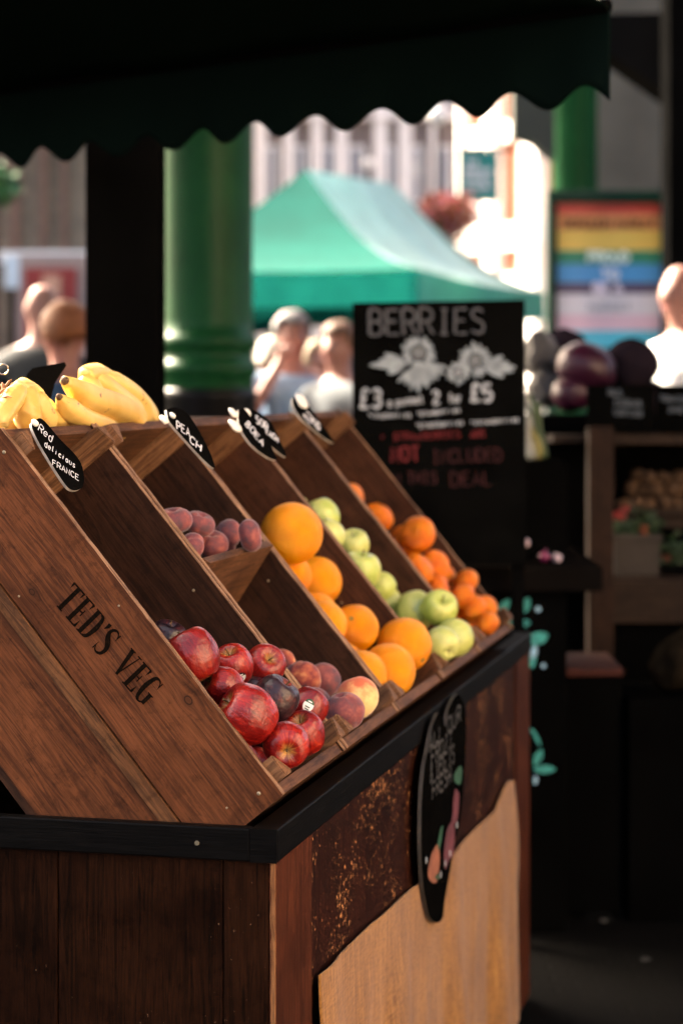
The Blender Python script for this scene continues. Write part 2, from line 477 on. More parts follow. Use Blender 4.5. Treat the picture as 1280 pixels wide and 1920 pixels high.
for k in range(5):
    M = M_CR @ Matrix.Translation((WX[k], 0, 0))
    w_ = WX[k + 1] - WX[k]
    c = thing('fruit_crate', CR_LBL[k], 'crate', M, 'wooden crates sloping up the stand')
    crates.append(c)
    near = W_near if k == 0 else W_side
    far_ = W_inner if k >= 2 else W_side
    for s, (x0, x1) in enumerate(((.0006, T_), (w_ - T_, w_ - .0006))):
        jog = (.0, -.004, .003, -.002, .002)[k] * (1 if s else -1)
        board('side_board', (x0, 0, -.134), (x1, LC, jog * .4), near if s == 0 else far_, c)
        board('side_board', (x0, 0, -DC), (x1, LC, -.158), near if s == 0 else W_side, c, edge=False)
        board('side_batten', (x0 + .0005 - (.004 if s == 0 and k == 0 else 0), 0.002, -.1565), (x1 - .0005, LC - .002, -.1365), W_batten, c, edge=False)
    # ends of the crate
    b = nb(); box(b, (T_ + .0004, .0005, -.118), (w_ - T_ - .0004, .0165, -.004), .0015); link('lower_end_board', b, W_end, c)
    b = nb(); box(b, (T_ + .0004, .0005, -DC), (w_ - T_ - .0004, .0165, -.125), .0015); link('lower_end_board', b, W_end, c)
    b = nb(); box(b, (T_ + .0004, LC - .0165, -.118), (w_ - T_ - .0004, LC - .0005, -.004), .0015); link('upper_end_board', b, W_end, c)
    link('upper_end_board', bx((T_ + .0004, LC - .0165, -DC), (w_ - T_ - .0004, LC - .0005, -.125), .0015), W_end, c)
    link('crate_floor', bx((T_ + .0004, .017, -.128), (w_ - T_ - .0004, LC - .017, -.118)), W_side, c)
    link('crate_base', bx((.001, .001, -DC - .012), (w_ - .001, LC - .001, -DC - .0005)), W_side, c)
    # triangular corner posts standing proud of the opening
    for (x, sx) in ((T_ + .0005, 1), (w_ - T_ - .0005, -1)):
        for (y, sy) in ((.017, 1), (LC - .017, -1)):
            b = nb(); g = .032; h = .016 + rnd.uniform(-.003, .003)
            q = [(x, y, -DC), (x + sx * g, y, -DC), (x + sx * g, y + sy * .006, -DC), (x + sx * .008, y + sy * g, -DC), (x, y + sy * g, -DC)]
            prism(b, q, Vector((0, 0, DC + h)))
            bmesh.ops.bevel(b, geom=[e for e in b.edges if all(v.co.z > 0 for v in e.verts)], offset=.0018, segments=2, affect='EDGES')
            link('corner_post', b, W_post, c)
    if k == 0:
        for (u, v) in ((8, 848), (485, 1488), (36, 1118), (223, 1136), (425, 1515)):
            p = ray_plane(u, v, M_CR, 0, 0); stud(c, .0004, p.y, p.z, .0026 if u < 20 or u == 485 else .0016)
    if k == 1:
        p = ray_plane(430, 1050, M_CR, 2, 0)
        b = nb(); box(b, (T_ + .001, .338, -.118), (w_ - T_ - .001, .352, .004), .001); 
        bmesh.ops.rotate(b, verts=b.verts, cent=(0, .345, 0), matrix=Matrix.Rotation(R(-18), 3, 'X'))
        sh = link('shelf', b, [W_end, W_edge], c)
for (k, u, v) in ((0, 363, 1107), (1, 503, 1089), (1, 482, 1058), (2, 640, 1130)):
    p = ray_plane(u, v, M_CR, 0, WX[k + 1] - T_)
    stud(crates[k], p.x - WX[k], p.y, p.z, .0022)

# ---- stencilled lettering on the near side board (serif capitals)
def vstroke(bm, pts, wd, M2, smooth=True):
    q = spline([Vector((x, y, 0)) for x, y in pts], 6) if smooth else [Vector((x, y, 0)) for x, y in pts]
    n = len(q) - 1; ws = []
    for i in range(len(q)):
        f = i / n * (len(wd) - 1); j = min(int(f), len(wd) - 2); ws.append(wd[j] + (wd[j + 1] - wd[j]) * (f - j))
    L = []
    for i, p in enumerate(q):
        t = (q[min(i + 1, n)] - q[max(i - 1, 0)]).normalized()
        s = Vector((-t.y, t.x, 0)) * ws[i] * .5
        L.append((bm.verts.new(M2(p + s)), bm.verts.new(M2(p - s))))
    for a, b in zip(L, L[1:]): bm.faces.new((a[0], b[0], b[1], a[1]))
SER = {  # unit: cap height 10; (points, widths, smooth)
'T': (7, [([(3.5, .3), (3.5, 9.6)], [1.9, 1.9], 0), ([(.2, 9.7), (6.8, 9.7)], [.6, .6], 0), ([(.3, 9.9), (.5, 7.6)], [1.1, .1], 0), ([(6.7, 9.9), (6.5, 7.6)], [1.1, .1], 0), ([(1.9, .2), (5.1, .2)], [.45, .45], 0)]),
'E': (6.4, [([(1.9, .3), (1.9, 9.7)], [1.9, 1.9], 0), ([(.3, 9.8), (5.6, 9.8)], [.5, .5], 0), ([(5.5, 9.9), (5.2, 7.4)], [1.2, .1], 0), ([(.3, .2), (5.8, .2)], [.5, .5], 0), ([(5.7, .1), (5.9, 2.9)], [1.3, .1], 0), ([(2.9, 5.1), (4.4, 5.1)], [.5, .5], 0), ([(4.4, 3.8), (4.4, 6.4)], [.5, .5], 0)]),
'D': (7, [([(1.9, .3), (1.9, 9.7)], [1.9, 1.9], 0), ([(.3, 9.8), (3.4, 9.8)], [.45, .45], 0), ([(.3, .2), (3.4, .2)], [.45, .45], 0), ([(3.4, 9.8), (5.3, 8.8), (6.0, 5), (5.3, 1.2), (3.4, .2)], [.45, 1.5, 2.1, 1.5, .45], 1)]),
"'": (3, [([(1.5, 9.8), (1.6, 8.8), (.9, 7.1)], [1.5, 1.6, .1], 1)]),
'S': (6, [([(5.2, 8.2), (4.4, 9.5), (2.8, 9.9), (1.3, 9.0), (1.1, 7.4), (2.4, 5.9), (4.0, 4.6), (5.0, 3.0), (4.6, 1.0), (3.0, .1), (1.4, .5), (.5, 2.0)], [.3, .5, .7, 1.2, 1.7, 2.1, 2.1, 1.8, 1.3, .7, .5, .3], 1), ([(5.3, 9.9), (5.2, 7.2)], [.6, .2], 0), ([(.5, .1), (.6, 3.0)], [.6, .2], 0)]),
'V': (7, [([(1.5, 9.7), (3.8, .3)], [1.9, 1.3], 0), ([(3.7, .3), (5.9, 9.7)], [.6, .5], 0), ([(.1, 9.8), (3.1, 9.8)], [.45, .45], 0), ([(4.7, 9.8), (7, 9.8)], [.45, .45], 0)]),
'G': (7.4, [([(5.7, 8.0), (4.9, 9.4), (3.5, 9.9), (1.9, 8.9), (1.2, 5), (1.9, 1.2), (3.5, .1), (5.0, .6), (5.7, 1.6)], [.3, .5, .7, 1.6, 2.1, 1.6, .7, .5, .5], 1), ([(5.6, .4), (5.6, 4.3)], [1.7, 1.7], 0), ([(4.1, 4.4), (7.0, 4.4)], [.45, .45], 0), ([(5.8, 9.9), (5.8, 7.2)], [.6, .2], 0)]),
}
ink, nti, bsi = newmat('stencil_ink')
vv, _ = coords(nti, rand=False)
f_ = noise_n(nti, vv, 260, 5, .7)
nti.links.new(ramp(nti, f_, [(.42, (.004, .003, .002)), (.64, (.010, .005, .003)), (.76, (.07, .03, .013))]), bsi.inputs['Base Color'])
bsi.inputs['Roughness'].default_value = .9; bsi.inputs['Specular IOR Level'].default_value = .02
b = nb()
p0 = ray_plane(101, 1130, M_CR, 0, 0); p1 = ray_plane(272, 1327, M_CR, 0, 0)
xd = (p1 - p0); tot = xd.length; xd.normalize(); yd = Vector((0, -xd.z, xd.y)); yd = yd if yd.z > 0 else -yd
txt = "TED'S VEG"; adv = {'T': 7, 'E': 6.5, 'D': 7, "'": 2.6, 'S': 6, 'V': 7, 'G': 7.2, ' ': 5.0}
sm = sum(adv[c] for c in txt); kx = tot / sm; ky = .0041
x = 0; n_ = 0
for c in txt:
    if c != ' ':
        for pts, wd, smo in SER[c][1]:
            n_ += 1
            vstroke(b, pts, wd, lambda p, x=x, n_=n_: Vector((-.0001 - .00006 * n_, 0, 0)) + p0 + xd * (x + p.x * .93) * kx + yd * p.y * ky, smo)
    x += adv[c]
link('stencil_lettering', b, ink, crates[0])

# ---- fruit -----------------------------------------------------------------------------------
def fruit_mat(name, kind):
    m, nt, bs = newmat(name)
    tc = N(nt, 'ShaderNodeTexCoord'); oi = N(nt, 'ShaderNodeObjectInfo')
    rnd_ = oi.outputs['Random']
    off = mathn(nt, 'MULTIPLY', rnd_, 31.0)
    mp = N(nt, 'ShaderNodeMapping'); nt.links.new(tc.outputs['Object'], mp.inputs['Vector']); nt.links.new(off, mp.inputs['Location'])
    V = mp.outputs[0]
    sep = N(nt, 'ShaderNodeSeparateXYZ'); nt.links.new(tc.outputs['Object'], sep.inputs[0])
    zc = sep.outputs['Z']                                     # fruit meshes have unit radius, stem axis = z
    if kind in ('red', 'green'):
        # streaks running from stem to base: noise over direction round the axis
        cv = N(nt, 'ShaderNodeCombineXYZ')
        ang = mathn(nt, 'ARCTAN2', sep.outputs['Y'], sep.outputs['X'])
        nt.links.new(mathn(nt, 'MULTIPLY', mathn(nt, 'COSINE', ang), 2.2), cv.inputs[0])
        nt.links.new(mathn(nt, 'MULTIPLY', mathn(nt, 'SINE', ang), 2.2), cv.inputs[1])
        nt.links.new(mathn(nt, 'ADD', mathn(nt, 'MULTIPLY', zc, .35), off), cv.inputs[2])
        st = noise_n(nt, cv.outputs[0], 5.5, 6, .65)
    big = noise_n(nt, V, 1.1, 3, .5)
    sp = N(nt, 'ShaderNodeTexVoronoi'); sp.inputs['Scale'].default_value = 11; nt.links.new(V, sp.inputs['Vector'])
    if kind == 'red':
        base = ramp(nt, mathn(nt, 'ADD', mathn(nt, 'MULTIPLY', st, .55), mathn(nt, 'MULTIPLY', big, .5)), [(.34, (.075, .002, .003)), (.48, (.18, .005, .005)), (.6, (.34, .014, .008)), (.74, (.54, .09, .02))])
        # yellow star round the stem and the eye
        rad = mathn(nt, 'SQRT', mathn(nt, 'ADD', mathn(nt, 'POWER', sep.outputs['X'], 2), mathn(nt, 'POWER', sep.outputs['Y'], 2)))
        star = mathn(nt, 'SUBTRACT', mathn(nt, 'ADD', .36, mathn(nt, 'MULTIPLY', mathn(nt, 'SUBTRACT', st, .5), 1.25)), rad)
        c = mix(nt, mathn(nt, 'MULTIPLY', star, 3.2, True), base, (.50, .27, .07))
        dots = mathn(nt, 'MULTIPLY', mathn(nt, 'SUBTRACT', .085, sp.outputs['Distance']), 22, True)
        c = mix(nt, mathn(nt, 'MULTIPLY', dots, .5), c, (.65, .3, .16))
        c = mix(nt, mathn(nt, 'MULTIPLY', mathn(nt, 'SUBTRACT', rnd_, .45, ), .8, True), c, (.07, .003, .006))
        rough, coat = .30, .08
    elif kind == 'green':
        c = ramp(nt, mathn(nt, 'ADD', mathn(nt, 'MULTIPLY', st, .5), mathn(nt, 'MULTIPLY', big, .5)), [(.36, (.31, .43, .07)), (.5, (.47, .55, .13)), (.66, (.60, .60, .19))])
        c = mix(nt, mathn(nt, 'MULTIPLY', rnd_, .45), c, (.66, .63, .26))
        dots = mathn(nt, 'MULTIPLY', mathn(nt, 'SUBTRACT', .08, sp.outputs['Distance']), 22, True)
        c = mix(nt, mathn(nt, 'MULTIPLY', dots, .35), c, (.75, .72, .4))
        rough, coat = .36, .2
    elif kind == 'orange':
        c = ramp(nt, big, [(.32, (.82, .22, .002)), (.55, (.89, .285, .003)), (.72, (.92, .36, .006))])
        c = mix(nt, mathn(nt, 'MULTIPLY', rnd_, .5), c, (.93, .36, .006))
        rough, coat = .42, 0
    elif kind == 'mand':
        c = ramp(nt, big, [(.32, (.76, .135, .002)), (.55, (.88, .21, .003)), (.72, (.90, .27, .006))])
        rough, coat = .38, .15
    elif kind == 'peach':
        d2 = noise_n(nt, V, 2.4, 4, .6)
        g = mathn(nt, 'ADD', mathn(nt, 'MULTIPLY', big, .6), mathn(nt, 'ADD', mathn(nt, 'MULTIPLY', d2, .35), mathn(nt, 'MULTIPLY', zc, .10)))
        c = ramp(nt, g, [(.36, (.09, .018, .022)), (.47, (.22, .028, .022)), (.56, (.42, .10, .045)), (.66, (.66, .33, .11))])
        rough, coat = .75, 0
    elif kind == 'paleachy':
        d2 = noise_n(nt, V, 2.0, 4, .6)
        c = ramp(nt, mathn(nt, 'ADD', mathn(nt, 'MULTIPLY', d2, .6), mathn(nt, 'MULTIPLY', zc, -.22)), [(.16, (.58, .12, .05)), (.3, (.75, .36, .14)), (.42, (.80, .58, .25))])
        rough, coat = .75, 0
    elif kind == 'plum':
        c = ramp(nt, noise_n(nt, V, 1.6, 5, .6), [(.35, (.010, .005, .008)), (.55, (.030, .008, .013)), (.72, (.17, .03, .018))])
        rough, coat = .34, .05
    elif kind == 'dusky':
        c = ramp(nt, noise_n(nt, V, 1.6, 5, .6), [(.35, (.085, .034, .045)), (.52, (.19, .042, .045)), (.70, (.38, .10, .07))])
        rough, coat = .75, 0
    if kind in ('peach', 'paleachy', 'dusky'):
        bs.inputs['Sheen Weight'].default_value = .35
        bs.inputs['Sheen Roughness'].default_value = .4
        bump(nt, bs, noise_n(nt, V, 60, 3, .5), .12, .03)
    if kind in ('orange', 'mand'):
        vo = N(nt, 'ShaderNodeTexVoronoi'); vo.inputs['Scale'].default_value = 26; nt.links.new(V, vo.inputs['Vector'])
        h = mathn(nt, 'MULTIPLY', mathn(nt, 'SUBTRACT', vo.outputs['Distance'], .4, True), 1.0)
        bump(nt, bs, mathn(nt, 'ADD', mathn(nt, 'MULTIPLY', vo.outputs['Distance'], .8), mathn(nt, 'MULTIPLY', noise_n(nt, V, 3, 3, .5), .9)), .45, .035)
        bs.inputs['Subsurface Weight'].default_value = .12
        bs.inputs['Subsurface Radius'].default_value = (.02, .008, .002)
    if kind in ('red', 'green', 'plum'):
        bump(nt, bs, noise_n(nt, V, 3.5, 3, .5), .12, .06)
    nt.links.new(c, bs.inputs['Base Color'])
    bs.inputs['Roughness'].default_value = rough
    bs.inputs['Coat Weight'].default_value = coat
    bs.inputs['Coat Roughness'].default_value = .25
    return m
FM = {k: fruit_mat('skin_' + n, k) for k, n in (('red', 'red_apple'), ('green', 'green_apple'), ('orange', 'orange'), ('mand', 'mandarin'), ('peach', 'peach'), ('paleachy', 'pale_peach'), ('plum', 'dark_plum'), ('dusky', 'dusky_peach'))}

def fruit_mesh(kind, seed):
    """unit-size fruit, stem on +z"""
    bm = nb(); nu, nv = 40, 28
    rr = random.Random(seed); ph = [rr.uniform(0, 6.28) for _ in range(4)]
    def rad(th, p):                       # th: 0 at stem .. pi
        lob = math.cos(5 * p + ph[0])
        if kind == 'red' or kind == 'green':
            tall = .08 if kind == 'red' else -.03
            r = 1 + tall * math.cos(th) ** 2
            r -= (.46 + .04 * lob) * math.exp(-(th / .34) ** 2) + (.26 + .07 * lob) * math.exp(-((math.pi - th) / .33) ** 2)
            r += .035 * math.sin(th) ** 2 * math.cos(th) * 1.6 + .03 * lob * math.sin(th) ** 2 * (.3 - math.cos(th)) * .7
            r += .05 * math.exp(-((th - .75) / .35) ** 2)
        elif kind == 'orange':
            r = 1 - .03 * math.cos(th) ** 2 - .07 * math.exp(-(th / .13) ** 2) - .03 * math.exp(-((math.pi - th) / .2) ** 2)
        elif kind == 'mand':
            r = 1 - .22 * math.cos(th) ** 2 - .10 * math.exp(-(th / .25) ** 2) - .09 * math.exp(-((math.pi - th) / .3) ** 2)
            r += .016 * math.cos(9 * p + ph[1]) * math.sin(th) * math.exp(-(th / 1.1) ** 2) + .05 * math.exp(-((th - .35) / .2) ** 2)
        elif kind == 'flat':
            r = 1 - .36 * math.cos(th) ** 2 - .26 * math.exp(-(th / .38) ** 2) - .18 * math.exp(-((math.pi - th) / .4) ** 2)
            r -= .10 * math.exp(-(math.sin((p - ph[2]) / 2) / .09) ** 2) * math.sin(th)
        else:
            r = 1 - .05 * math.cos(th) ** 2 - .28 * math.exp(-(th / .24) ** 2) + .05 * math.exp(-((math.pi - th) / .25) ** 2)
            r -= .075 * math.exp(-(math.sin((p - ph[2]) / 2) / .07) ** 2) * math.sin(th) ** .5 if kind != 'plum' else 0
        d = Vector((math.sin(th) * math.cos(p), math.sin(th) * math.sin(p), math.cos(th)))
        r += .028 * noise.noise(d * 1.6 + Vector((seed, 0, 0)))
        return r
    rings = []
    for i in range(nv + 1):
        th = math.pi * i / nv
        if i in (0, nv):
            rings.append([bm.verts.new((0, 0, math.cos(th) * rad(th, 0)))]); continue
        rings.append([bm.verts.new(Vector((math.sin(th) * math.cos(p), math.sin(th) * math.sin(p), math.cos(th))) * rad(th, p)) for p in [2 * math.pi * k / nu for k in range(nu)]])
    for a, b_ in zip(rings, rings[1:]):
        for k in range(nu):
            k2 = (k + 1) % nu
            if len(a) == 1: bm.faces.new((a[0], b_[k], b_[k2]))
            elif len(b_) == 1: bm.faces.new((a[k], b_[0], a[k2]))
            else: bm.faces.new((a[k], b_[k], b_[k2], a[k2]))
    me = bpy.data.meshes.new('fruit'); bmesh.ops.recalc_face_normals(bm, faces=bm.faces); bm.to_mesh(me); bm.free()
    for p in me.polygons: p.use_smooth = True
    me.materials.append(None)
    return me, rad
FMESH = {}
for kd in ('red', 'green', 'orange', 'mand', 'flat', 'peach', 'plum'):
    FMESH[kd] = [fruit_mesh(kd, s) for s in (11, 23, 37)]
M_stem = plain('fruit_stem', (.10, .055, .02), .8)
M_nub = plain('stem_end_star', (.22, .2, .06), .8)
b = nb(); tube(b, spline([(0, 0, .48), (.02, .01, .75), (.10, .02, 1.06)], 4), [.035] * 4 + [.03] * 3 + [.035, .05], 8)
stem_me = bpy.data.meshes.new('stem'); b.to_mesh(stem_me); b.free(); stem_me.materials.append(M_stem)
b = nb()
for k in range(5):
    a = k * 1.2566
    tube(b, [(0, 0, .935), (.05 * math.cos(a), .05 * math.sin(a), .955), (.11 * math.cos(a), .11 * math.sin(a), .968)], [.03, .028, .008], 6)
blob(b, (0, 0, .94), (.045, .045, .03), 1, 0)
nub_me = bpy.data.meshes.new('stem_end'); b.to_mesh(nub_me); b.free(); nub_me.materials.append(M_nub)
b = nb(); blob(b, (0, 0, -.80), (.09, .09, .05), 1, .5, 8)
eye_me = bpy.data.meshes.new('eye'); b.to_mesh(eye_me); b.free(); eye_me.materials.append(M_stem)
allfruit = []
def fruit(kind, mat, loc, r, label, group, axis=None, name=None, cat=None, seed=0, tilt=None):
    me, rad = FMESH[kind][seed % 3]
    me2 = me
    key = (kind, seed % 3, mat)
    if key not in FMESH:
        me2 = me.copy(); me2.materials[0] = FM[mat]; me2.name = name or kind; FMESH[key] = me2
    me2 = FMESH[key]
    o = bpy.data.objects.new(name, me2); col.objects.link(o)
    rr = random.Random(seed * 7 + 3)
    if axis is None:
        axis = Vector((rr.uniform(-1, 1), rr.uniform(-.6, .8), rr.uniform(-.6, 1)))
    q = Vector(axis).normalized().to_track_quat('Z', 'Y').to_matrix().to_4x4() @ Matrix.Rotation(rr.uniform(0, 6.28), 4, 'Z')
    o.matrix_world = Matrix.Translation(loc) @ q @ Matrix.Scale(r * 1.04, 4)
    tag(o, label, cat, group)
    pt = {'red': [('stem', stem_me), ('calyx', eye_me)], 'green': [('stem', stem_me), ('calyx', eye_me)], 'orange': [('stem_end', nub_me)], 'mand': [('stem_end', nub_me)]}.get(kind, [])
    for nme, ms in pt:
        s = bpy.data.objects.new(nme, ms); col.objects.link(s); s.parent = o
        if kind == 'mand': s.matrix_local = Matrix.Translation((0, 0, -.27))
        if nme == 'calyx' and kind == 'green': s.matrix_local = Matrix.Translation((0, 0, .05))
    allfruit.append((Vector(loc), r))
    return o, rad
def crate_pt(x, y, z): return M_CR @ Vector((x, y, z))
TOCAM = lambda p: (Vector((0, 0, EYE)) - p).normalized()
def ax(p, right, up, toward):
    """stem axis given as seen from the picture side"""
    t = TOCAM(p); r_ = Vector((0, 0, 1)).cross(t).normalized(); u_ = t.cross(r_)
    return r_ * right + u_ * up + t * toward

RED = [
 (.243,.279,-.079,.0265,'plum','dark plum coloured fruit just showing over the near crate board behind the tallest red apple',(.2,.6,.2)),
 (.062,.219,-.004,.0353,'red','tall deep red apple at the top of its pile against the stencilled board',(-.5,.9,-.1)),
 (.228,.188,-.021,.0290,'red','dark red apple with faint grey scuffs between the tall apple and the divider',(-.2,.7,.5)),
 (.307,.166,-.009,.0300,'red','dark red apple with its stem hollow turned out beside the first divider',(.35,.45,.8)),
 (.097,.164,-.006,.0255,'red','small wine red apple directly below the tall red apple',(-.9,.3,.3)),
 (.198,.113,.007,.0315,'plum','almost black plum coloured apple in the middle of the red pile',(.5,.7,.2)),
 (.261,.145,-.032,.0225,'plum','small dark apple wedged behind the almost black one',(.1,.9,.1)),
 (.047,.111,.012,.0380,'red','large bright red and yellow streaked apple leaning on the stencilled board',(-.85,.55,.3)),
 (.269,.078,.016,.0275,'red','dark red apple carrying an oval white and green sticker',(.4,.6,-.2)),
 (.206,.051,.008,.0290,'red','red apple showing its cream coloured stem hollow beside the lowest one',(-.25,.75,.62)),
 (.067,.050,.023,.0300,'red','lowest red apple with a yellow star touching the corner block',(.05,-.35,.95)),
 (.306,.080,-.074,.0235,'plum','small shadowed apple deep under the large streaked apple',(.2,.4,.3)),
]
M_stk_w = plain('sticker_white', (.78, .78, .74), .5, .03)
M_stk_g = plain('sticker_green', (.02, .08, .03), .5, .05)
M_stk_k = plain('sticker_black', (.02, .02, .02), .5, .05)
def sticker(o, rad, wdir, size, mats, ang=0.0):
    """oval sticker wrapped on the fruit where world direction wdir leaves it"""
    d = (o.matrix_world.to_3x3().inverted() @ wdir).normalized()
    upl = (o.matrix_world.to_3x3().inverted() @ Vector((math.sin(ang), 0, math.cos(ang)))).normalized()
    x = upl.cross(d).normalized(); y = d.cross(x)
    def surf(a, b_, lift=.012):
        q = (d + x * a + y * b_).normalized()
        th = math.acos(max(-1, min(1, q.z))); p = math.atan2(q.y, q.x)
        return q * (rad(th, p) + lift)
    b = nb(); rows = []
    for iy in range(13):
        yy = -1 + iy / 6; wx = math.sqrt(max(0, 1 - yy * yy)) + .02
        rows.append([b.verts.new(surf(size * .75 * wx * (ix / 4 - 1), size * yy)) for ix in range(9)])
    for iy in range(12):
        for ix in range(8):
            f = b.faces.new((rows[iy][ix], rows[iy][ix + 1], rows[iy + 1][ix + 1], rows[iy + 1][ix]))
            if iy >= 8 or (iy in (2, 4) and 1 < ix < 6): f.material_index = 1
            if iy == 9 and 2 <= ix <= 5: f.material_index = 0
    st = link('sticker', b, mats, o, smooth=True)
for i, (x, y, z, r, m, lb, a) in enumerate(RED):
    p = crate_pt(x, y, z)
    if i == 0: a = a
    o, rad = fruit('red', m, p, r, lb, 'red apples in the nearest crate', ax(p, *a), 'red_apple' if m == 'red' else 'dark_apple', 'apple', i)
    if i == 8: sticker(o, rad, ax(p, .05, .15, 1), .36, [M_stk_w, M_stk_g], .5)
    if i == 2: sticker(o, rad, ax(p, .45, -.55, .8), .3, [M_stk_w, M_stk_k], -.3)
PEA = [
 (.635,.175,-.081,.0225,'peach','small blushed peach at the top of the peach pile half behind the divider'),
 (.579,.131,-.054,.0290,'peach','round peach with an orange patch on its crown below the small one'),
 (.666,.113,-.053,.0280,'dusky','deep red peach touching the right side of the orange patched one'),
 (.528,.086,-.050,.0275,'dusky','dusky maroon peach low behind the first divider'),
 (.535,.054,.011,.0320,'paleachy','pale yellow peach with a red base, palest in its crate'),
 (.428,.046,.011,.0295,'dusky','purple grey bloomed nectarine lying behind the paired corner blocks'),
 (.611,.051,.020,.0180,'peach','small red peach hidden beyond the pale yellow peach'),
]
for i, (x, y, z, r, m, lb) in enumerate(PEA):
    if i == 6: x, y, z = .665, .04, -.03
    p = crate_pt(x, y, z)
    aa = {4: (-.3, .9, -.1), 2: (.5, .5, -.4), 5: (-.2, .8, .3)}.get(i, (.2, .7, -.3))
    fruit('peach', m, p, r, lb, 'peaches at the foot of the second crate', ax(p, *aa), 'peach', 'peach', i + 4)
FLT = [
 (.404,.429,-.009,.0240,'flat peach at the left end of the crate shelf, highest on the left'),
 (.496,.414,-.007,.0215,'rosy flat peach between the two rows on the shelf'),
 (.47,.392,-.030,.0215,'pinkish flat peach half hidden by the crate board at the shelf front'),
 (.545,.385,-.027,.0250,'flat peach at the front of the shelf with a small fleck of sun'),
 (.637,.389,-.024,.0245,'greyish flat peach squeezed left of the one at the shelf end'),
 (.570,.358,.026,.0225,'plump flat peach on the right end of the shelf against the divider'),
]
for i, (x, y, z, r, lb) in enumerate(FLT):
    if i == 2:
        p_ = ray_plane(356, 1028, M_CR, 2, -.012); x, y, z = p_
    p = crate_pt(x, y, z)
    fruit('flat', 'dusky', p, r * 1.14, lb, 'flat peaches on the crate shelf', ax(p, *[(-.1, .9, .25), (.3, .8, .3), (-.7, .5, .4), (.1, .8, .4), (-.8, .3, .3), (.95, .2, .1)][i]), 'flat_peach', 'peach', i)
ORG = [
 (.905,.355,-.003,.0520,'largest orange sitting at the very top of the orange pile',(.2,.3,-.9)),
 (.953,.307,-.072,.0430,'orange half tucked behind the divider just below the largest one',(-.5,.6,-.3)),
 (1.056,.276,-.060,.0442,'orange below and right of the largest one, second from the top',(.3,.3,-.9)),
 (.868,.195,-.050,.0400,'orange half hidden by the divider left of the one showing its stem star',(-.8,.2,.2)),
 (.988,.164,-.041,.0410,'orange showing its dark stem star toward the front',(-.15,.42,.9)),
 (1.054,.089,-.005,.0476,'big orange resting against the green apples side at the lower right',(.6,-.5,.4)),
 (.884,.066,-.014,.0455,'orange lying directly behind the lower corner blocks',(.2,.3,-.9)),
 (.799,.085,-.032,.0400,'lowest left orange cut off by the divider edge',(-.3,.5,-.9)),
]
for i, (x, y, z, r, lb, a) in enumerate(ORG):
    p = crate_pt(x, y, z)
    fruit('orange', 'orange', p, r, lb, 'oranges piled in the middle crate', ax(p, *a), 'orange', 'orange', i)
GRN = [
 (1.455,.451,-.099,.0210,'green apple barely peeping over the divider at the top of its crate',(0,1,0)),
 (1.249,.381,-.025,.0334,'topmost pale green apple beside the largest orange',(-.4,.8,-.3)),
 (1.166,.335,-.019,.0316,'yellow green apple second from the top, tucked behind the divider',(-.7,.5,.1)),
 (1.262,.303,-.012,.0283,'small pale green apple right of the second one with its hollow turned up',(-.1,.85,.5)),
 (1.179,.250,-.014,.0356,'plump yellow green apple in the middle of the divider edge',(.1,.95,.25)),
 (1.329,.213,-.034,.0250,'small yellow green apple half hidden right of the plump one',(.5,.5,-.3)),
 (1.412,.185,-.070,.0275,'green apple deep in the crate left of the speckled pair',(.1,.8,-.2)),
 (1.383,.138,-.026,.0365,'large green apple in the centre of the lower pile',(-.3,.7,-.4)),
 (1.343,.112,.024,.0327,'green apple showing a deep stem hollow beside the mandarins',(.25,.55,.75)),
 (1.160,.050,.026,.0302,'green apple at the bottom left touching the corner blocks',(-.4,.4,-.6)),
 (1.302,.049,.018,.0343,'brightest green apple at the bottom right of its crate',(.4,.5,-.5)),
]
for i, (x, y, z, r, lb, a) in enumerate(GRN):
    p = crate_pt(x, y, z)
    fruit('green', 'green', p, r * 1.03, lb, 'green apples in the fourth crate', ax(p, *a), 'green_apple', 'apple', i)
MND = [
 (1.711,.420,-.060,.0304,'topmost mandarin, farthest up its crate'), (1.828,.366,-.064,.0311,'mandarin touching the topmost one on its right'),
 (1.884,.357,-.100,.0250,'small mandarin half hidden below the two topmost ones'), (1.687,.272,.011,.0334,'large mandarin high against the far board at the right'),
 (1.773,.287,-.039,.0290,'mandarin left of the large high one'), (1.829,.285,-.078,.0270,'mandarin cut by the divider at the upper left of the middle group'),
 (1.618,.212,-.020,.0306,'dimpled mandarin by the divider at mid height'), (1.696,.200,-.001,.0278,'mandarin right of the dimpled one at mid height'),
 (1.864,.177,-.040,.0242,'mandarin in the centre of the lower pile, just under the mid height pair'), (1.656,.156,-.020,.0253,'low mandarin by the divider above the green apple hollow'),
 (1.836,.138,-.001,.0252,'upper right mandarin of the lower pile, nearest the black board'), (1.682,.114,.004,.0243,'mandarin left below the upper right one of the lower pile'),
 (1.760,.084,-.010,.0258,'mandarin in the middle of the bottom cluster'), (1.813,.070,-.001,.0238,'mandarin at the right end of the bottom cluster'),
 (1.807,.079,-.048,.0290,'bottom left mandarin next to the brightest green apple'), (1.738,.039,-.003,.0234,'lowest mandarin resting behind the last corner block'),
]
for i, (x, y, z, r, lb) in enumerate(MND):
    p = crate_pt(x, y, z)
    fruit('mand', 'mand', p, r * 1.13, lb, 'mandarins in the farthest crate', None, 'mandarin', 'mandarin', i)
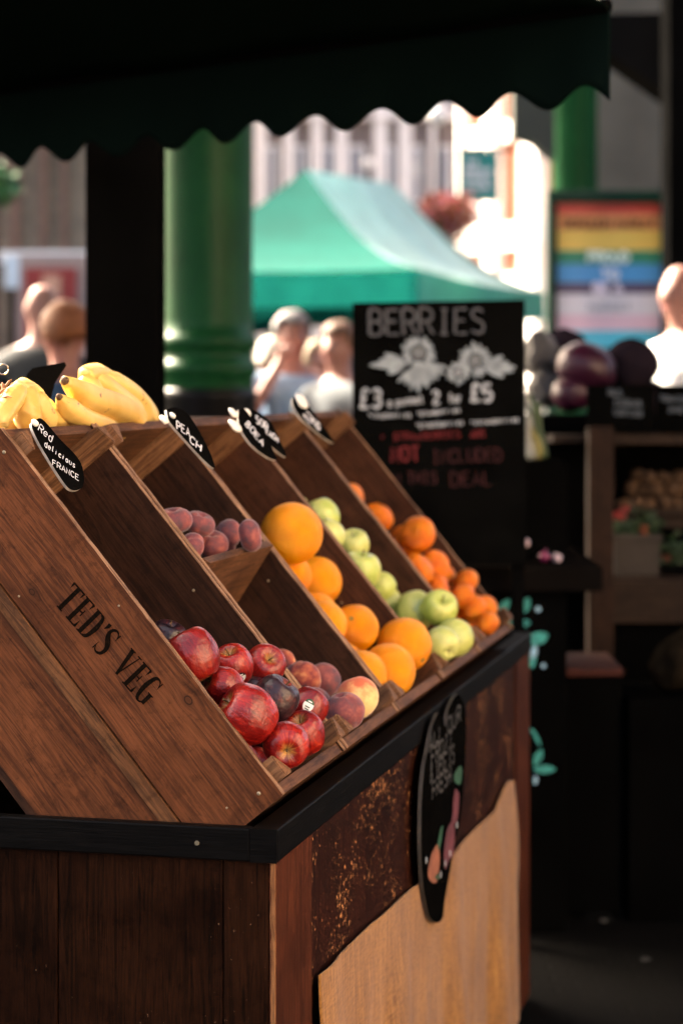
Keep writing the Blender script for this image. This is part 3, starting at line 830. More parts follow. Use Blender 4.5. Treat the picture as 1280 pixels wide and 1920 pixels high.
# fruit buried below the ones in view, down to the crate floor
fill = random.Random(5)
for bay, (kd, mt, r, nm, ct_, gp, lb) in enumerate((('red', 'red', .03, 'red_apple', 'apple', 'red apples buried low in the nearest crate', 'red apple buried under the others in the nearest crate'),
        ('peach', 'dusky', .027, 'peach', 'peach', 'peaches buried low in the second crate', 'peach buried under the others in the second crate'), ('orange', 'orange', .04, 'orange', 'orange', 'oranges buried low in the middle crate', 'orange buried under the others in the middle crate'),
        ('green', 'green', .032, 'green_apple', 'apple', 'green apples buried low in the fourth crate', 'green apple buried under the others in the fourth crate'), ('mand', 'mand', .027, 'mandarin', 'mandarin', 'mandarins buried low in the farthest crate', 'mandarin buried under the others in the farthest crate'))):
    tries = 0; got = 0
    ymax = (.17, .11, .27, .33, .33)[bay]
    while tries < 900 and got < 12:
        tries += 1
        x = fill.uniform(WX[bay] + T_ + r, WX[bay + 1] - T_ - r); y = fill.uniform(.018 + r, ymax); z = -.117 + r + fill.uniform(0, .006)
        p = crate_pt(x, y, z)
        if all((p - q).length > (r + rq) * .95 for q, rq in allfruit):
            # must stay behind the visible ones
            c_ = Vector((0, 0, EYE)); d_ = (p - c_).normalized()
            bad = False
            for q, rq in allfruit:
                t = (q - c_).dot(d_)
                if (c_ + d_ * t - q).length < rq + r * .3 and t > (p - c_).length: bad = True
            if bad: continue
            fruit(kd, mt, p, r, lb, gp, None, nm, ct_, got + bay)
            got += 1

# ------------------------------------------------------------------ slate tags clipped over the top boards
M_slate = plain('slate_black', (.003, .003, .003), .62, .3, 20, .15)
M_slate_edge = plain('slate_edge', (.42, .38, .33), .7, .3, 40, .3)  # pale grey rim; the edge highlight is put into the colour
M_chalk = plain('chalk_white', (.55, .57, .62), .9, .12, 90)
M_chalk_d = plain('chalk_faint', (.075, .08, .088), .9, .4, 90)
M_chalk_g = plain('chalk_grey', (.40, .44, .47), .9, .3, 60)
M_chalk_r = plain('chalk_red', (.13, .012, .014), .9, .35, 50)
M_chalk_rd = plain('chalk_dull_red', (.045, .009, .010), .9, .35, 50)
M_clip = plain('clip_white', (.8, .78, .7), .35, .05)

def frame_at(p, T, U):
    T = Vector(T).normalized(); U = Vector(U); U = (U - T * U.dot(T)).normalized(); Nn = T.cross(U)
    return Matrix(((T.x, U.x, Nn.x, p.x), (T.y, U.y, Nn.y, p.y), (T.z, U.z, Nn.z, p.z), (0, 0, 0, 1)))
TT = (.65, .51, -.56); TU = (0, .74, .67)
def on(M, u, v, lift=0.0):
    p = ray_plane(u, v, M, 2, lift); return Vector((p.x, p.y, lift))
def slate(name, label, outline, Y, texts, clips, grp=None, thick=.004):
    M = frame_at(P(outline[0][0], outline[0][1], Y), TT, TU)
    t = thing(name, label, 'sign', M, grp)
    pts = [on(M, u, v) for u, v in outline]
    q = spline(pts + [pts[0]], 5)[:-1]
    b = nb(); fs = prism(b, q, Vector((0, 0, -thick)))
    for f in fs[2:]: f.material_index = 1
    fs[0].material_index = 0; fs[1].material_index = 0
    link('slate', b, [M_slate, M_slate_edge], t)
    b = nb()
    for i, (tx, u0, v0, u1, v1, cap, wd) in enumerate(texts):
        a = on(M, u0, v0, .0008); e_ = on(M, u1, v1, .0008)
        T = e_ - a; Up = Vector((-T.y, T.x, 0))
        write(b, tx, a, T, Up, cap, wd, adv=T.length, seed=i + 3, jit=.35)
    link('chalk_lettering', b, M_chalk, t)
    for (u, v, r) in clips:
        c = on(M, u, v, .003); b = nb()
        blob(b, c, (r, r * .8, .004), 2, .25, 1.2, u)
        link('clip', b, M_clip, t, smooth=True)
    return t
slate('price_tag', 'black slate tag chalked with three words at the nearest corner of the crates', [(64, 789), (80, 786), (112, 822), (146, 858), (157, 885), (155, 913), (136, 919), (118, 902), (78, 838), (60, 800)], 2.90,
      [('Red', 72, 806, 97, 830, .0135, .0017), ('delicious', 84, 836, 140, 879, .0098, .0014), ('FRANCE', 99, 872, 147, 902, .0098, .0014)], [(66, 793, .006)], 'slate tags along the top of the crates')
slate('price_tag', 'slate tag with two short chalked words over the dark second crate', [(312, 768), (330, 764), (352, 776), (376, 812), (398, 858), (402, 878), (382, 862), (345, 822), (318, 790)], 3.22,
      [('PEA', 332, 804, 356, 820, .016, .0026), ('CH', 356, 828, 376, 846, .015, .0026)], [(308, 787, .009), (324, 779, .006)], 'slate tags along the top of the crates')
slate('price_tag', 'left one of two overlapping slate tags above the oranges', [(447, 768), (458, 766), (476, 790), (500, 822), (516, 852), (518, 862), (500, 856), (470, 832), (449, 798)], 3.56,
      [('80', 459, 796, 474, 815, .018, .003), ('EA', 477, 818, 492, 836, .015, .003)], [(437, 774, .010), (441, 799, .014)], 'slate tags along the top of the crates')
slate('price_tag', 'right one of two overlapping slate tags above the oranges', [(462, 768), (476, 768), (506, 790), (526, 828), (537, 856), (520, 846), (490, 818)], 3.62,
      [('5OP', 480, 792, 502, 808, .017, .003), ('EACH', 499, 812, 520, 830, .013, .0028)], [(464, 773, .008)], 'slate tags along the top of the crates')
slate('price_tag', 'slate tag nearest the berries board at the far top end of the crates', [(548, 746), (560, 742), (578, 760), (602, 792), (622, 822), (625, 830), (604, 818), (566, 786), (550, 762)], 4.05,
      [('2', 568, 776, 582, 796, .022, .004), ('KG', 584, 792, 598, 806, .018, .004)], [(566, 752, .02)], 'slate tags along the top of the crates')

# ------------------------------------------------------------------ rear riser box behind the crates, carrying the bananas
W_riser = wood('riser_wood', (.16, .08, .04), (.07, .032, .017), axis=0, stain=.7)
rs = thing('display_box', 'dark wooden box behind the crates under the bananas', 'box', M_ST @ Matrix.Translation((0, 0, 0)))
zr = .497
b = nb(); box(b, (.05, .43, zr - .014), (1.95, .76, zr), .001); link('lid', b, W_riser, rs)
for x0, x1, y0, y1 in ((.05, 1.95, .745, .76), (.05, .065, .6405, .7445), (1.935, 1.95, .6405, .7445)):
    link('box_side', bx((x0, y0, -.35), (x1, y1, zr - .0145)), W_riser, rs)
link('box_side', bx((.0505, .628, -.35), (1.9495, .64, zr - .0145)), W_riser, rs)

def banana_mat():
    m, nt, bs = newmat('banana_peel')
    V, tc = coords(nt)
    f = noise_n(nt, V, 9, 4)
    c = ramp(nt, f, [(.3, (.62, .36, .07)), (.55, (.70, .47, .14)), (.75, (.72, .54, .24))])
    sp = noise_n(nt, V, 45, 4, .7)
    c = mix(nt, mathn(nt, 'MULTIPLY', mathn(nt, 'SUBTRACT', sp, .63), 14, True), c, (.20, .09, .03))
    nt.links.new(c, bs.inputs['Base Color']); bs.inputs['Roughness'].default_value = .42
    bs.inputs['Subsurface Weight'].default_value = .15
    bs.inputs['Subsurface Radius'].default_value = (.01, .006, .002)
    bump(nt, bs, noise_n(nt, V, 30, 3), .15, .004)
    return m
M_ban = banana_mat()
M_btip = plain('banana_tip', (.09, .05, .025), .85, .4, 60, .3)
M_bcut = plain('banana_cut_stem', (.50, .38, .18), .8, .4, 80, .3)
def banana(par, pts, rmax, stem=0, tip=True, r0=.45):
    """pts in world; from the stem to the tip"""
    q = spline(pts, 7); n = len(q) - 1; rad_ = []
    for i in range(n + 1):
        f = i / n
        k = min(1, r0 + (1 - r0) * min(1, f / .28) ** .8) * (1 if f < .72 else max(.34, math.cos((f - .72) / .28 * 1.25)))
        rad_.append(rmax * k)
    b = nb(); ph = rnd.uniform(0, 6)
    rings = tube(b, q, rad_, 20, squash=lambda a: 1 + .05 * math.cos(5 * a + ph) - .018 * math.cos(10 * a + 2 * ph))
    Mi = par.matrix_world.inverted()
    for v in b.verts: v.co = Mi @ v.co
    for f in b.faces: f.smooth = True
    o = link('banana', b, M_ban, par, smooth=True)
    if tip:
        b = nb(); d = (q[-1] - q[-2]).normalized()
        tube(b, [q[-1] - d * .002, q[-1] + d * .004, q[-1] + d * .007], [rad_[-1] * 1.01, rad_[-1] * .75, rad_[-1] * .4], 10)
        for v in b.verts: v.co = Mi @ v.co
        link('tip', b, M_btip, o, smooth=True)
    return q
def bunch(label, pos, bans, crown, cuts):
    t = thing('banana_bunch', label, 'bananas', Matrix.Translation(pos), 'ripe bananas on the box behind the crates')
    for b_ in bans: banana(t, *b_)
    Mi = t.matrix_world.inverted()
    b = nb(); q = spline(crown, 5)
    tube(b, q, [.013] * len(q), 10, squash=lambda a: 1 + .15 * math.cos(3 * a))
    for v in b.verts: v.co = Mi @ v.co
    link('crown', b, M_ban, t, smooth=True)
    b = nb()
    for i, c in enumerate(cuts):
        blob(b, c, (.0085, .0085, .006), 2, .35, 2.2, i)
    for v in b.verts: v.co = Mi @ v.co
    link('cut_stems', b, M_bcut, t, smooth=True)
    return t
# right bunch: crown up, fingers falling to the right and toward the front
def PB(u, v, dy=0.0): return P(u, v, 2.97 + max(0, u) * .0017 + dy)
bans = []
for (a, b_, c, d_, e2, dy, r) in (((163, 703), (166, 722), (186, 750), (222, 778), (262, 800), .03, .0185), ((175, 702), (190, 722), (222, 748), (250, 772), (268, 806), .05, .0195), ((187, 702), (208, 718), (240, 738), (262, 762), (276, 800), .075, .0200), ((198, 704), (220, 722), (250, 744), (276, 776), (290, 812), .11, .0185)):
    bans.append(([PB(*a, dy), PB(*b_, dy - .005), PB(*c, dy - .01), PB(*d_, dy), PB(*e2, dy + .01)], r, 0, True, .42))
bunch('right bunch of bananas with its cut brown crown standing up against the black post', PB(200, 815), bans,
      [PB(160, 703, .03), PB(172, 699, .05), PB(188, 698, .08), PB(200, 704, .10)], [PB(160, 697, .03), PB(169, 694, .045), PB(179, 693, .06), PB(189, 694, .08), PB(197, 699, .10)])
# the single fingers lying in front of it
t = thing('banana_bunch', 'two bananas lying level before the right bunch, dark tips pointing left', 'bananas', Matrix.Translation(PB(190, 812, -.01)), 'ripe bananas on the box behind the crates')
banana(t, [PB(262, 800, .05), PB(238, 774, .03), PB(205, 758, .0), PB(165, 745, -.03), PB(122, 714, -.04)], .0225, 0, True, .6)
banana(t, [PB(225, 812, .02), PB(190, 797, .0), PB(158, 786, -.03), PB(130, 768, -.04), PB(112, 745, -.04)], .0175, 0, True, .7)
banana(t, [PB(205, 812, .04), PB(180, 797, .03), PB(150, 786, .01), PB(100, 785, .0), PB(84, 770, .0)], .0145, 0, True, .7)
# left bunch
bans = [([PB(40, 730, 0), PB(30, 740, -.01), PB(12, 765, -.02), PB(-4, 790, -.03), PB(-10, 815, -.03)], .0165, 0, True, .5),
        ([PB(48, 731, .01), PB(48, 750, -.01), PB(52, 778, -.03), PB(62, 812, -.03)], .0205, 0, False, .5),
        ([PB(60, 736, .03), PB(72, 756, .01), PB(84, 780, .0), PB(92, 812, 0)], .0175, 0, False, .5),
        ([PB(38, 733, .05), PB(26, 760, .05), PB(24, 785, .05), PB(28, 812, .05)], .0165, 0, True, .6),
        ([PB(68, 741, .06), PB(86, 768, .06), PB(104, 790, .06), PB(118, 812, .06)], .0155, 0, True, .5)]
bunch('left bunch of bananas, brightly sunlit, behind the first slate tag', PB(40, 815), bans,
      [PB(38, 730, 0), PB(46, 726, .01), PB(58, 730, .03), PB(68, 739, .06)], [PB(42, 725, 0), PB(50, 724, 0), PB(60, 729, .02), PB(69, 738, .05)])
# dark plastic label behind the bananas
t = thing('price_tag', 'tilted plain black card standing behind the bananas', 'sign', frame_at(P(92, 712, 3.3), (.96, 0, .18), (0, .3, 1)))
b = nb(); q = [on(t.matrix_world, u, v) for u, v in ((62, 690), (122, 679), (124, 684), (103, 716), (92, 760), (45, 775), (40, 730), (52, 700))]
prism(b, q, Vector((0, 0, -.004))); link('card', b, M_slate, t)
# dried bundle at the left edge
M_dry = plain('dried_stalk', (.30, .13, .055), .85, .5, 30)
t = thing('dried_bundle', 'orange brown dried stalks with a wire loop at the left edge beside the bananas', 'dried plants', Matrix.Translation(P(-6, 790, 3.0)))
b = nb(); rr = random.Random(4)
for i in range(60):
    a = Vector((rr.gauss(0, .008), rr.gauss(0, .012), rr.uniform(-.01, .05))); d_ = Vector((rr.gauss(.2, .5), rr.gauss(0, .5), rr.uniform(.1, .9))).normalized() * rr.uniform(.008, .02)
    tube(b, [a, a + d_ * .6, a + d_ + Vector((0, 0, -.003))], [.0022, .0018, .001], 5)
link('stalks', b, M_dry, t)
b = nb(); tube(b, [Vector((0, 0, -.0)), Vector((0, 0, .065))], [.006, .003], 6); link('stem', b, M_dry, t)
b = nb(); cc = Vector((.0095, 0, .0735)); tube(b, [cc + Vector((math.cos(a / 10 * 6.2832), 0, math.sin(a / 10 * 6.2832))) * .0075 for a in range(11)], [.0011] * 11, 6)
link('wire_loop', b, plain('wire', (.6, .55, .45), .3, metal=1), t, smooth=True)

# ------------------------------------------------------------------ burlap hung over the panel
def burlap():
    m, nt, bs = newmat('burlap')
    tc = N(nt, 'ShaderNodeTexCoord')
    h = None
    for scl in ((1, 1, .12), (.12, .12, 1)):
        ma = N(nt, 'ShaderNodeMapping'); ma.inputs['Scale'].default_value = scl; nt.links.new(tc.outputs['Object'], ma.inputs['Vector'])
        nn = noise_n(nt, ma.outputs[0], 420, 3, .5)
        h = nn if h is None else mathn(nt, 'ADD', mathn(nt, 'MULTIPLY', h, .5), mathn(nt, 'MULTIPLY', nn, .5))
    mp = N(nt, 'ShaderNodeMapping'); mp.inputs['Scale'].default_value = (1, 1, .06); nt.links.new(tc.outputs['Object'], mp.inputs['Vector'])
    s1 = noise_n(nt, mp.outputs[0], 120, 5, .6)
    s2 = noise_n(nt, tc.outputs['Object'], 6, 4)
    c = ramp(nt, s1, [(.3, (.21, .094, .026)), (.7, (.40, .195, .055))])
    c = mix(nt, .7, c, ramp(nt, h, [(.38, (.35, .3, .26)), (.56, (1, 1, 1))]), 'MULTIPLY')
    c = mix(nt, .5, c, ramp(nt, s2, [(.35, (.65, .6, .55)), (.6, (1, 1, 1))]), 'MULTIPLY')
    nt.links.new(c, bs.inputs['Base Color']); bs.inputs['Roughness'].default_value = .95; bs.inputs['Specular IOR Level'].default_value = .1
    bs.inputs['Sheen Weight'].default_value = .2
    bump(nt, bs, h, .8, .0014)
    return m
M_burlap = burlap()
b = nb(); nx, nz = 150, 90
x0, x1 = .212, 2.0
grid = []
for i in range(nx + 1):
    f = i / nx; x = x0 + (x1 - x0) * f; row = []
    zt = -.245 - .075 * f + .004 * math.sin(f * 9) * (1 - f) + (.035 * math.exp(-((f - .93) / .07) ** 2)) - (.07 * max(0, (f - .97) / .03) ** 2)
    for j in range(nz + 1):
        g = j / nz; z = zt + (-ZT + .015 - zt) * g
        am = .0015 + .026 * min(1, g * 1.4) ** 1.2
        y = -.0045 - .003 * min(1, g * 3) - am * (math.sin(f * 46 + 1.5 * math.sin(g * 2.2)) * .5 + math.sin(f * 23.7 + .8) * .6) - .006 * noise.noise(Vector((x * 9, z * 5, 0)))
        y = min(y, -.0035) - .004 * g
        xx = x + .010 * min(1, g * 2) * math.sin(g * 5 + f * 9) * (1 if 0 < i < nx else .6)
        row.append(b.verts.new((xx, y, z)))
    grid.append(row)
for i in range(nx):
    for j in range(nz): b.faces.new((grid[i][j], grid[i][j + 1], grid[i + 1][j + 1], grid[i + 1][j]))
bl = link('burlap_cloth', b, M_burlap, None, M_ST, smooth=True)
so_ = bl.modifiers.new('thickness', 'SOLIDIFY'); so_.thickness = .0016; so_.offset = 0
tag(bl, 'tan burlap sackcloth hanging in folds over the front of the counter', 'cloth')

# ------------------------------------------------------------------ heart board hung on the counter front
t = thing('hanging_board', 'heart shaped black chalkboard hanging on the counter front with painted vegetables', 'chalkboard', M_ST @ Matrix.Translation((1.1, -.014, -.6)))
Mh = M_ST
hp = [(821, 1337), (811, 1360), (802, 1405), (795, 1440), (790, 1500), (789, 1592), (793, 1660), (799, 1695), (806, 1721), (820, 1730), (830, 1719), (833, 1692), (842, 1640), (853, 1580), (862, 1540), (869, 1472), (873, 1400), (873, 1342), (868, 1316), (859, 1302), (849, 1311), (840, 1332), (835, 1362), (831, 1349), (826, 1339)]
pts = [ray_plane(u, v, Mh, 1, -.016) - Vector((1.1, -.014, -.6)) for u, v in hp]
q = spline(pts + [pts[0]], 5)[:-1]
b = nb(); fs = prism(b, q, Vector((0, .006, 0)))
for f in fs[2:]: f.material_index = 1
M_hb = plain('heart_board_black', (.0022, .0022, .0022), .55, .3, 15)
M_he = plain('heart_board_edge', (.05, .045, .04), .5, .4, 20)  # lighter than the face, so the lit rim is in the colour
link('board', b, [M_hb, M_he], t)
OFF = Vector((1.1, -.014, -.6))
def hpt(u, v, l=.0005): return ray_plane(u, v, Mh, 1, -.016 - l) - OFF
b = nb()
for i, (tx, u0, v0, u1, v1, cp) in enumerate((('ALL OUR', 804, 1412, 862, 1352, .028), ('FRUIT', 808, 1437, 846, 1402, .032), ('& VEG IS', 806, 1470, 850, 1428, .032), ('FRESH', 810, 1498, 844, 1466, .028))):
    a = hpt(u0, v0); e_ = hpt(u1, v1); T = Vector((e_.x - a.x, 0, e_.z - a.z)); write(b, tx, a, T, Vector((-T.z, 0, T.x)), cp, .0055, adv=T.length, seed=i)
link('chalk_lettering', b, plain('chalk_dim', (.035, .035, .035), .9, .5, 60), t)
def patch(b, pxs, fn):
    q = spline([fn(u, v) for u, v in pxs] + [fn(*pxs[0])], 4)[:-1]
    b.faces.new([b.verts.new(p) for p in q])
for nm, pxs, mt in (('painted_radish', [(848, 1520), (852, 1560), (850, 1600), (842, 1612), (834, 1630), (832, 1595), (838, 1555), (846, 1540)], (.10, .02, .028)),
        ('painted_radish', [(853, 1478), (860, 1490), (858, 1530), (851, 1545), (849, 1510)], (.07, .016, .02)),
        ('painted_carrot', [(822, 1580), (824, 1610), (820, 1650), (810, 1655), (802, 1640), (806, 1610), (814, 1590)], (.22, .075, .04)),
        ('painted_leaf', [(862, 1435), (866, 1445), (862, 1470), (852, 1465), (852, 1450)], (.012, .07, .035)),
        ('painted_leaf', [(826, 1552), (830, 1550), (824, 1590), (819, 1588)], (.012, .06, .022)), ('painted_leaf', [(820, 1636), (824, 1645), (818, 1650), (814, 1644)], (.012, .06, .022))):
    b = nb(); patch(b, pxs, hpt); link(nm, b, plain(nm, mt, .8, .4, 30), t)
b = nb()
for u, v in ((799, 1613), (856, 1547), (834, 1618), (843, 1600), (826, 1640)): blob(b, hpt(u, v), (.005, .001, .007), 1, 0)
link('paint_dots', b, M_chalk_g, t)

# ------------------------------------------------------------------ awning over the stand and its post
def cloth_mat(name, c, trans=.0, rough=.85, var=.15):
    m, nt, bs = newmat(name)
    V, _ = coords(nt)
    f = noise_n(nt, V, 2.5, 5)
    f2 = noise_n(nt, V, 300, 2)
    cc = ramp(nt, f, [(.3, tuple(x * (1 - var) for x in c)), (.7, tuple(x * (1 + var) for x in c))])
    nt.links.new(cc, bs.inputs['Base Color']); bs.inputs['Roughness'].default_value = rough
    bs.inputs['Specular IOR Level'].default_value = .15 if max(c) > .02 else .0
    if trans:
        tr = N(nt, 'ShaderNodeBsdfTranslucent'); nt.links.new(cc, tr.inputs['Color'])
        mx = N(nt, 'ShaderNodeMixShader'); mx.inputs[0].default_value = trans
        out = nt.nodes['Material Output']
        nt.links.new(bs.outputs[0], mx.inputs[1]); nt.links.new(tr.outputs[0], mx.inputs[2]); nt.links.new(mx.outputs[0], out.inputs['Surface'])
    return m
M_awn = cloth_mat('awning_canvas', (.0028, .0066, .0055))
AD = Vector((-.755, .656, 0)); AP = Vector((-.656, -.755, 0)); A0 = Vector((.527, 4.2, EYE))
t = thing('market_awning', 'very dark green canvas awning with a scalloped valance above the fruit stand', 'awning', Matrix.Translation(A0))
b = nb(); n = 420; prev = None
for i in range(n + 1):
    s = i / n * 2.9
    zb = .566 - .021 * (math.cos(2 * math.pi * (s - .1435) / .1805)) ** 1 - .008 * math.exp(-s / .03) - .010 * max(0, s - 1)
    wv = .010 * math.sin(s * 9) + .005 * math.sin(s * 31)
    cl = []
    for j in range(9):
        z = .735 + (zb - .735) * j / 8
        cl.append(b.verts.new(AD * s + AP * (wv * (j / 8)) + Vector((0, 0, z))))
    if prev:
        for j in range(8): b.faces.new((prev[j], cl[j], cl[j + 1], prev[j + 1]))
    prev = cl
v_ = link('valance', b, M_awn, t, smooth=True); sm_ = v_.modifiers.new('t', 'SOLIDIFY'); sm_.thickness = .003
b = nb(); prev = None
for i in range(60):
    s = i / 59 * 2.9; row = [b.verts.new(AD * s + AP * (j / 10 * 1.05) + Vector((0, 0, .737 + .17 * j / 10 * 1.05 + .006 * math.sin(s * 9 + j)))) for j in range(11)]
    if prev:
        for j in range(10): b.faces.new((prev[j], row[j], row[j + 1], prev[j + 1]))
    prev = row
v_ = link('canopy', b, M_awn, t, smooth=True); sm_ = v_.modifiers.new('t', 'SOLIDIFY'); sm_.thickness = .003
b = nb(); tube(b, [AD * .002 + Vector((0, 0, .74)), AD * 2.9 + Vector((0, 0, .74))], [.014, .014], 10); link('frame_bar', b, plain('black_metal', (.002, .002, .002), .9), t)
M_post = plain('post_black', (.0028, .0028, .0027), .85, .25, 6, .1)
ps = nb(); box(ps, (-.672, 5.6, .0), (-.477, 5.80, 4.45), .006)
tt = thing('support_post', 'thick square black post rising behind the bananas beside the green column', 'post', (-.575, 5.7, 0))
for v in ps.verts: v.co -= Vector((-.575, 5.7, 0))
link('shaft', ps, M_post, tt)
link('foot_plate', bx((-.14, -.14, .001), (.14, .14, .03), .004), M_post, tt)
# ------------------------------------------------------------------ buildings
def masonry(name, c1, c2, mortar, scale=3.5):
    m, nt, bs = newmat(name)
    tc = N(nt, 'ShaderNodeTexCoord')
    mp = N(nt, 'ShaderNodeMapping'); mp.inputs['Rotation'].default_value = (R(90), 0, 0); nt.links.new(tc.outputs['Object'], mp.inputs['Vector'])
    br = N(nt, 'ShaderNodeTexBrick'); br.inputs['Scale'].default_value = scale
    br.inputs['Color1'].default_value = (*c1, 1); br.inputs['Color2'].default_value = (*c2, 1); br.inputs['Mortar'].default_value = (*mortar, 1); br.inputs['Mortar Size'].default_value = .015
    nt.links.new(mp.outputs[0], br.inputs['Vector'])
    n1 = noise_n(nt, tc.outputs['Object'], .8, 5)
    c = mix(nt, .5, br.outputs['Color'], ramp(nt, n1, [(.35, (.6, .58, .55)), (.65, (1, 1, 1))]), 'MULTIPLY')
    nt.links.new(c, bs.inputs['Base Color']); bs.inputs['Roughness'].default_value = .85
    return m
M_brick_tan = masonry('brick_tan', (.30, .245, .225), (.22, .175, .165), (.34, .3, .28))
M_brick_red = masonry('brick_orange', (.40, .13, .07), (.34, .105, .055), (.4, .26, .2))
M_brick_brown = masonry('brick_brown', (.27, .20, .14), (.19, .14, .10), (.25, .2, .16))
M_stone = plain('pale_stone', (.93, .90, .88), .8, .06, 3)
M_roof2 = plain('slate_roof', (.08, .08, .09), .7)
M_shop = plain('sandstone_render', (.66, .50, .35), .85, .08, 2)
M_glass = plain('window_glass_dark', (.10, .10, .14), .08, .2, 2, spec=.8)
M_frame = plain('window_frame_white', (.75, .74, .73), .6, .05)
def facade(label, x0, x1, y, z1, mat, cols, rows, name='town_building', pil=None, bands=(), z0=0, depth=6, ww=.55, hh=1.7, glass=None, group=None, off=0, pd=.22, pm=None):
    t = thing(name, label, 'building', ((x0 + x1) / 2, y, 0), group)
    X0 = x0 - (x0 + x1) / 2; X1 = -X0
    link('wall', bx((X0, 0, 0), (X1, depth, z1)), mat, t)
    link('roof', bx((X0 - .1, -.15, z1 + .001), (X1 + .1, depth + .1, z1 + .25)), M_roof2, t)
    for i in range(cols):
        cx = X0 + (i + .5 + off) * (X1 - X0) / cols
        for zr_ in rows:
            w = link('window', bx((cx - ww / 2 - .07, -.05, zr_ - .07), (cx + ww / 2 + .07, -.002, zr_ + hh + .07)), M_frame, t)
            b = nb(); box(b, (cx - ww / 2, -.058, zr_), (cx - .02, -.051, zr_ + hh / 2 - .02)); box(b, (cx + .02, -.058, zr_), (cx + ww / 2, -.051, zr_ + hh / 2 - .02))
            box(b, (cx - ww / 2, -.058, zr_ + hh / 2 + .02), (cx - .02, -.051, zr_ + hh)); box(b, (cx + .02, -.058, zr_ + hh / 2 + .02), (cx + ww / 2, -.051, zr_ + hh))
            link('glass', b, glass or M_glass, w)
            link('sill', bx((cx - ww / 2 - .12, -.16, zr_ - .14), (cx + ww / 2 + .12, -.003, zr_ - .071)), M_stone, w)
    if pil:
        for cx in pil:
            link('pilaster', bx((cx[0] - X1 - x0 - 0 + 0, -pd, 0), (cx[1] - X1 - x0, -.003, z1)), pm or M_stone, t)
    for (za, zb) in bands:
        link('stone_band', bx((X0 - .03, -.12, za), (X1 + .03, -.0025, zb)), M_stone, t)
    return t


# ------------------------------------------------------------------ ground
def cobble_mat():
    m, nt, bs = newmat('dark_setts')
    tc = N(nt, 'ShaderNodeTexCoord')
    br = N(nt, 'ShaderNodeTexBrick'); br.inputs['Scale'].default_value = 5
    br.inputs['Mortar Size'].default_value = .03; br.inputs['Mortar Smooth'].default_value = .4
    br.inputs['Color1'].default_value = (.0018, .0018, .0017, 1); br.inputs['Color2'].default_value = (.0027, .0026, .0025, 1); br.inputs['Mortar'].default_value = (.002, .002, .002, 1)
    nt.links.new(tc.outputs['Object'], br.inputs['Vector'])
    n1 = noise_n(nt, tc.outputs['Object'], 1.2, 5)
    c = mix(nt, .6, br.outputs['Color'], ramp(nt, n1, [(.35, (.5, .5, .5)), (.65, (1, 1, 1))]), 'MULTIPLY')
    nt.links.new(c, bs.inputs['Base Color']); bs.inputs['Roughness'].default_value = .95; bs.inputs['Specular IOR Level'].default_value = .05
    bump(nt, bs, mathn(nt, 'MULTIPLY', br.outputs['Fac'], -1), .6, .01)
    return m
b = nb(); bmesh.ops.create_grid(b, x_segments=1, y_segments=1, size=250)
struct('ground', b, cobble_mat())
b = nb(); box(b, (.9, -9, -.05), (6.0, 3.9, .004))  # pale slab added out of view to bounce warm sun onto the stand
pv = struct('bounce_pavement', b, masonry('sandstone_paving', (.55, .40, .27), (.48, .34, .22), (.3, .24, .18), 1.6))
facade('added pale sandstone shop building out of view to the right, bouncing sun onto the stand', -6.5, 5.5, 0, 7.5, M_shop, 5, (.9, 4.2), ww=1.1, hh=1.9, name='bounce_shop_building', bands=((3.3, 3.5),))  # unseen building added as a warm sunlight reflector for the stand
bpy.data.objects['bounce_shop_building'].matrix_world = Matrix.Translation((6.0, -2.0, 0)) @ Matrix.Rotation(R(-90), 4, 'Z')
M_litter = plain('litter_pale', (.035, .035, .033), .8, .3, 20)
lr = random.Random(3)
for i, (u, v) in enumerate(((1157, 1490), (1160, 1630), (1160, 1676), (1130, 1730), (1210, 1803), (1052, 1500))):
    if v < 1650: continue
    Y = (EYE) * 4000 / (v - 715); p = P(u, v, Y); b = nb(); blob(b, (0, 0, .006), (.012, .009, .005), 2, .5, 2, i)
    o = link('litter_scrap', b, M_litter, None, Matrix.Translation(p)); tag(o, ['', '', 'pale scrap on the dark paving, farthest of the scraps', 'pale scrap left of the others on the dark paving', 'pale scrap nearest the bottom right on the dark paving'][min(i, 4)], 'litter', 'scraps on the paving')

# ------------------------------------------------------------------ unseen sun-blocking roof added over the aisle, and the green columns
M_roof = plain('roof_dark_boards', (.03, .03, .028), .8, .3, 2)
t = thing('sun_blocking_roof', 'added dark boarded roof above the view, shaped to keep sun off the stalls', 'roof', (0, 0, 0))
b = nb(); box(b, (-3.0, 3.4, 4.5), (7.0, 9.4, 4.6)); box(b, (-5.6, 6.0, 4.502), (-2.9, 9.38, 4.598)); box(b, (-4.1, 9.381, 4.503), (-2.2, 10.3, 4.597)); link('roof_deck', b, M_roof, t)
for y in (3.6, 5.5, 7.4, 9.2): link('roof_beam', bx((-3.0, y - .06, 4.3), (7.0, y + .06, 4.499)), M_roof, t)
def paint(name, c, rough=.3):
    m, nt, bs = newmat(name)
    V, _ = coords(nt)
    f = noise_n(nt, V, 3, 6, .65)
    nt.links.new(ramp(nt, f, [(.3, tuple(x * .75 for x in c)), (.7, tuple(x * 1.2 for x in c))]), bs.inputs['Base Color'])
    bs.inputs['Roughness'].default_value = rough; bs.inputs['Specular IOR Level'].default_value = .14
    bump(nt, bs, noise_n(nt, V, 14, 4), .12, .01)
    return m
M_green = paint('column_green_paint', (.004, .055, .016), .40)
M_blk = paint('column_base_black', (.004, .004, .004), .4)
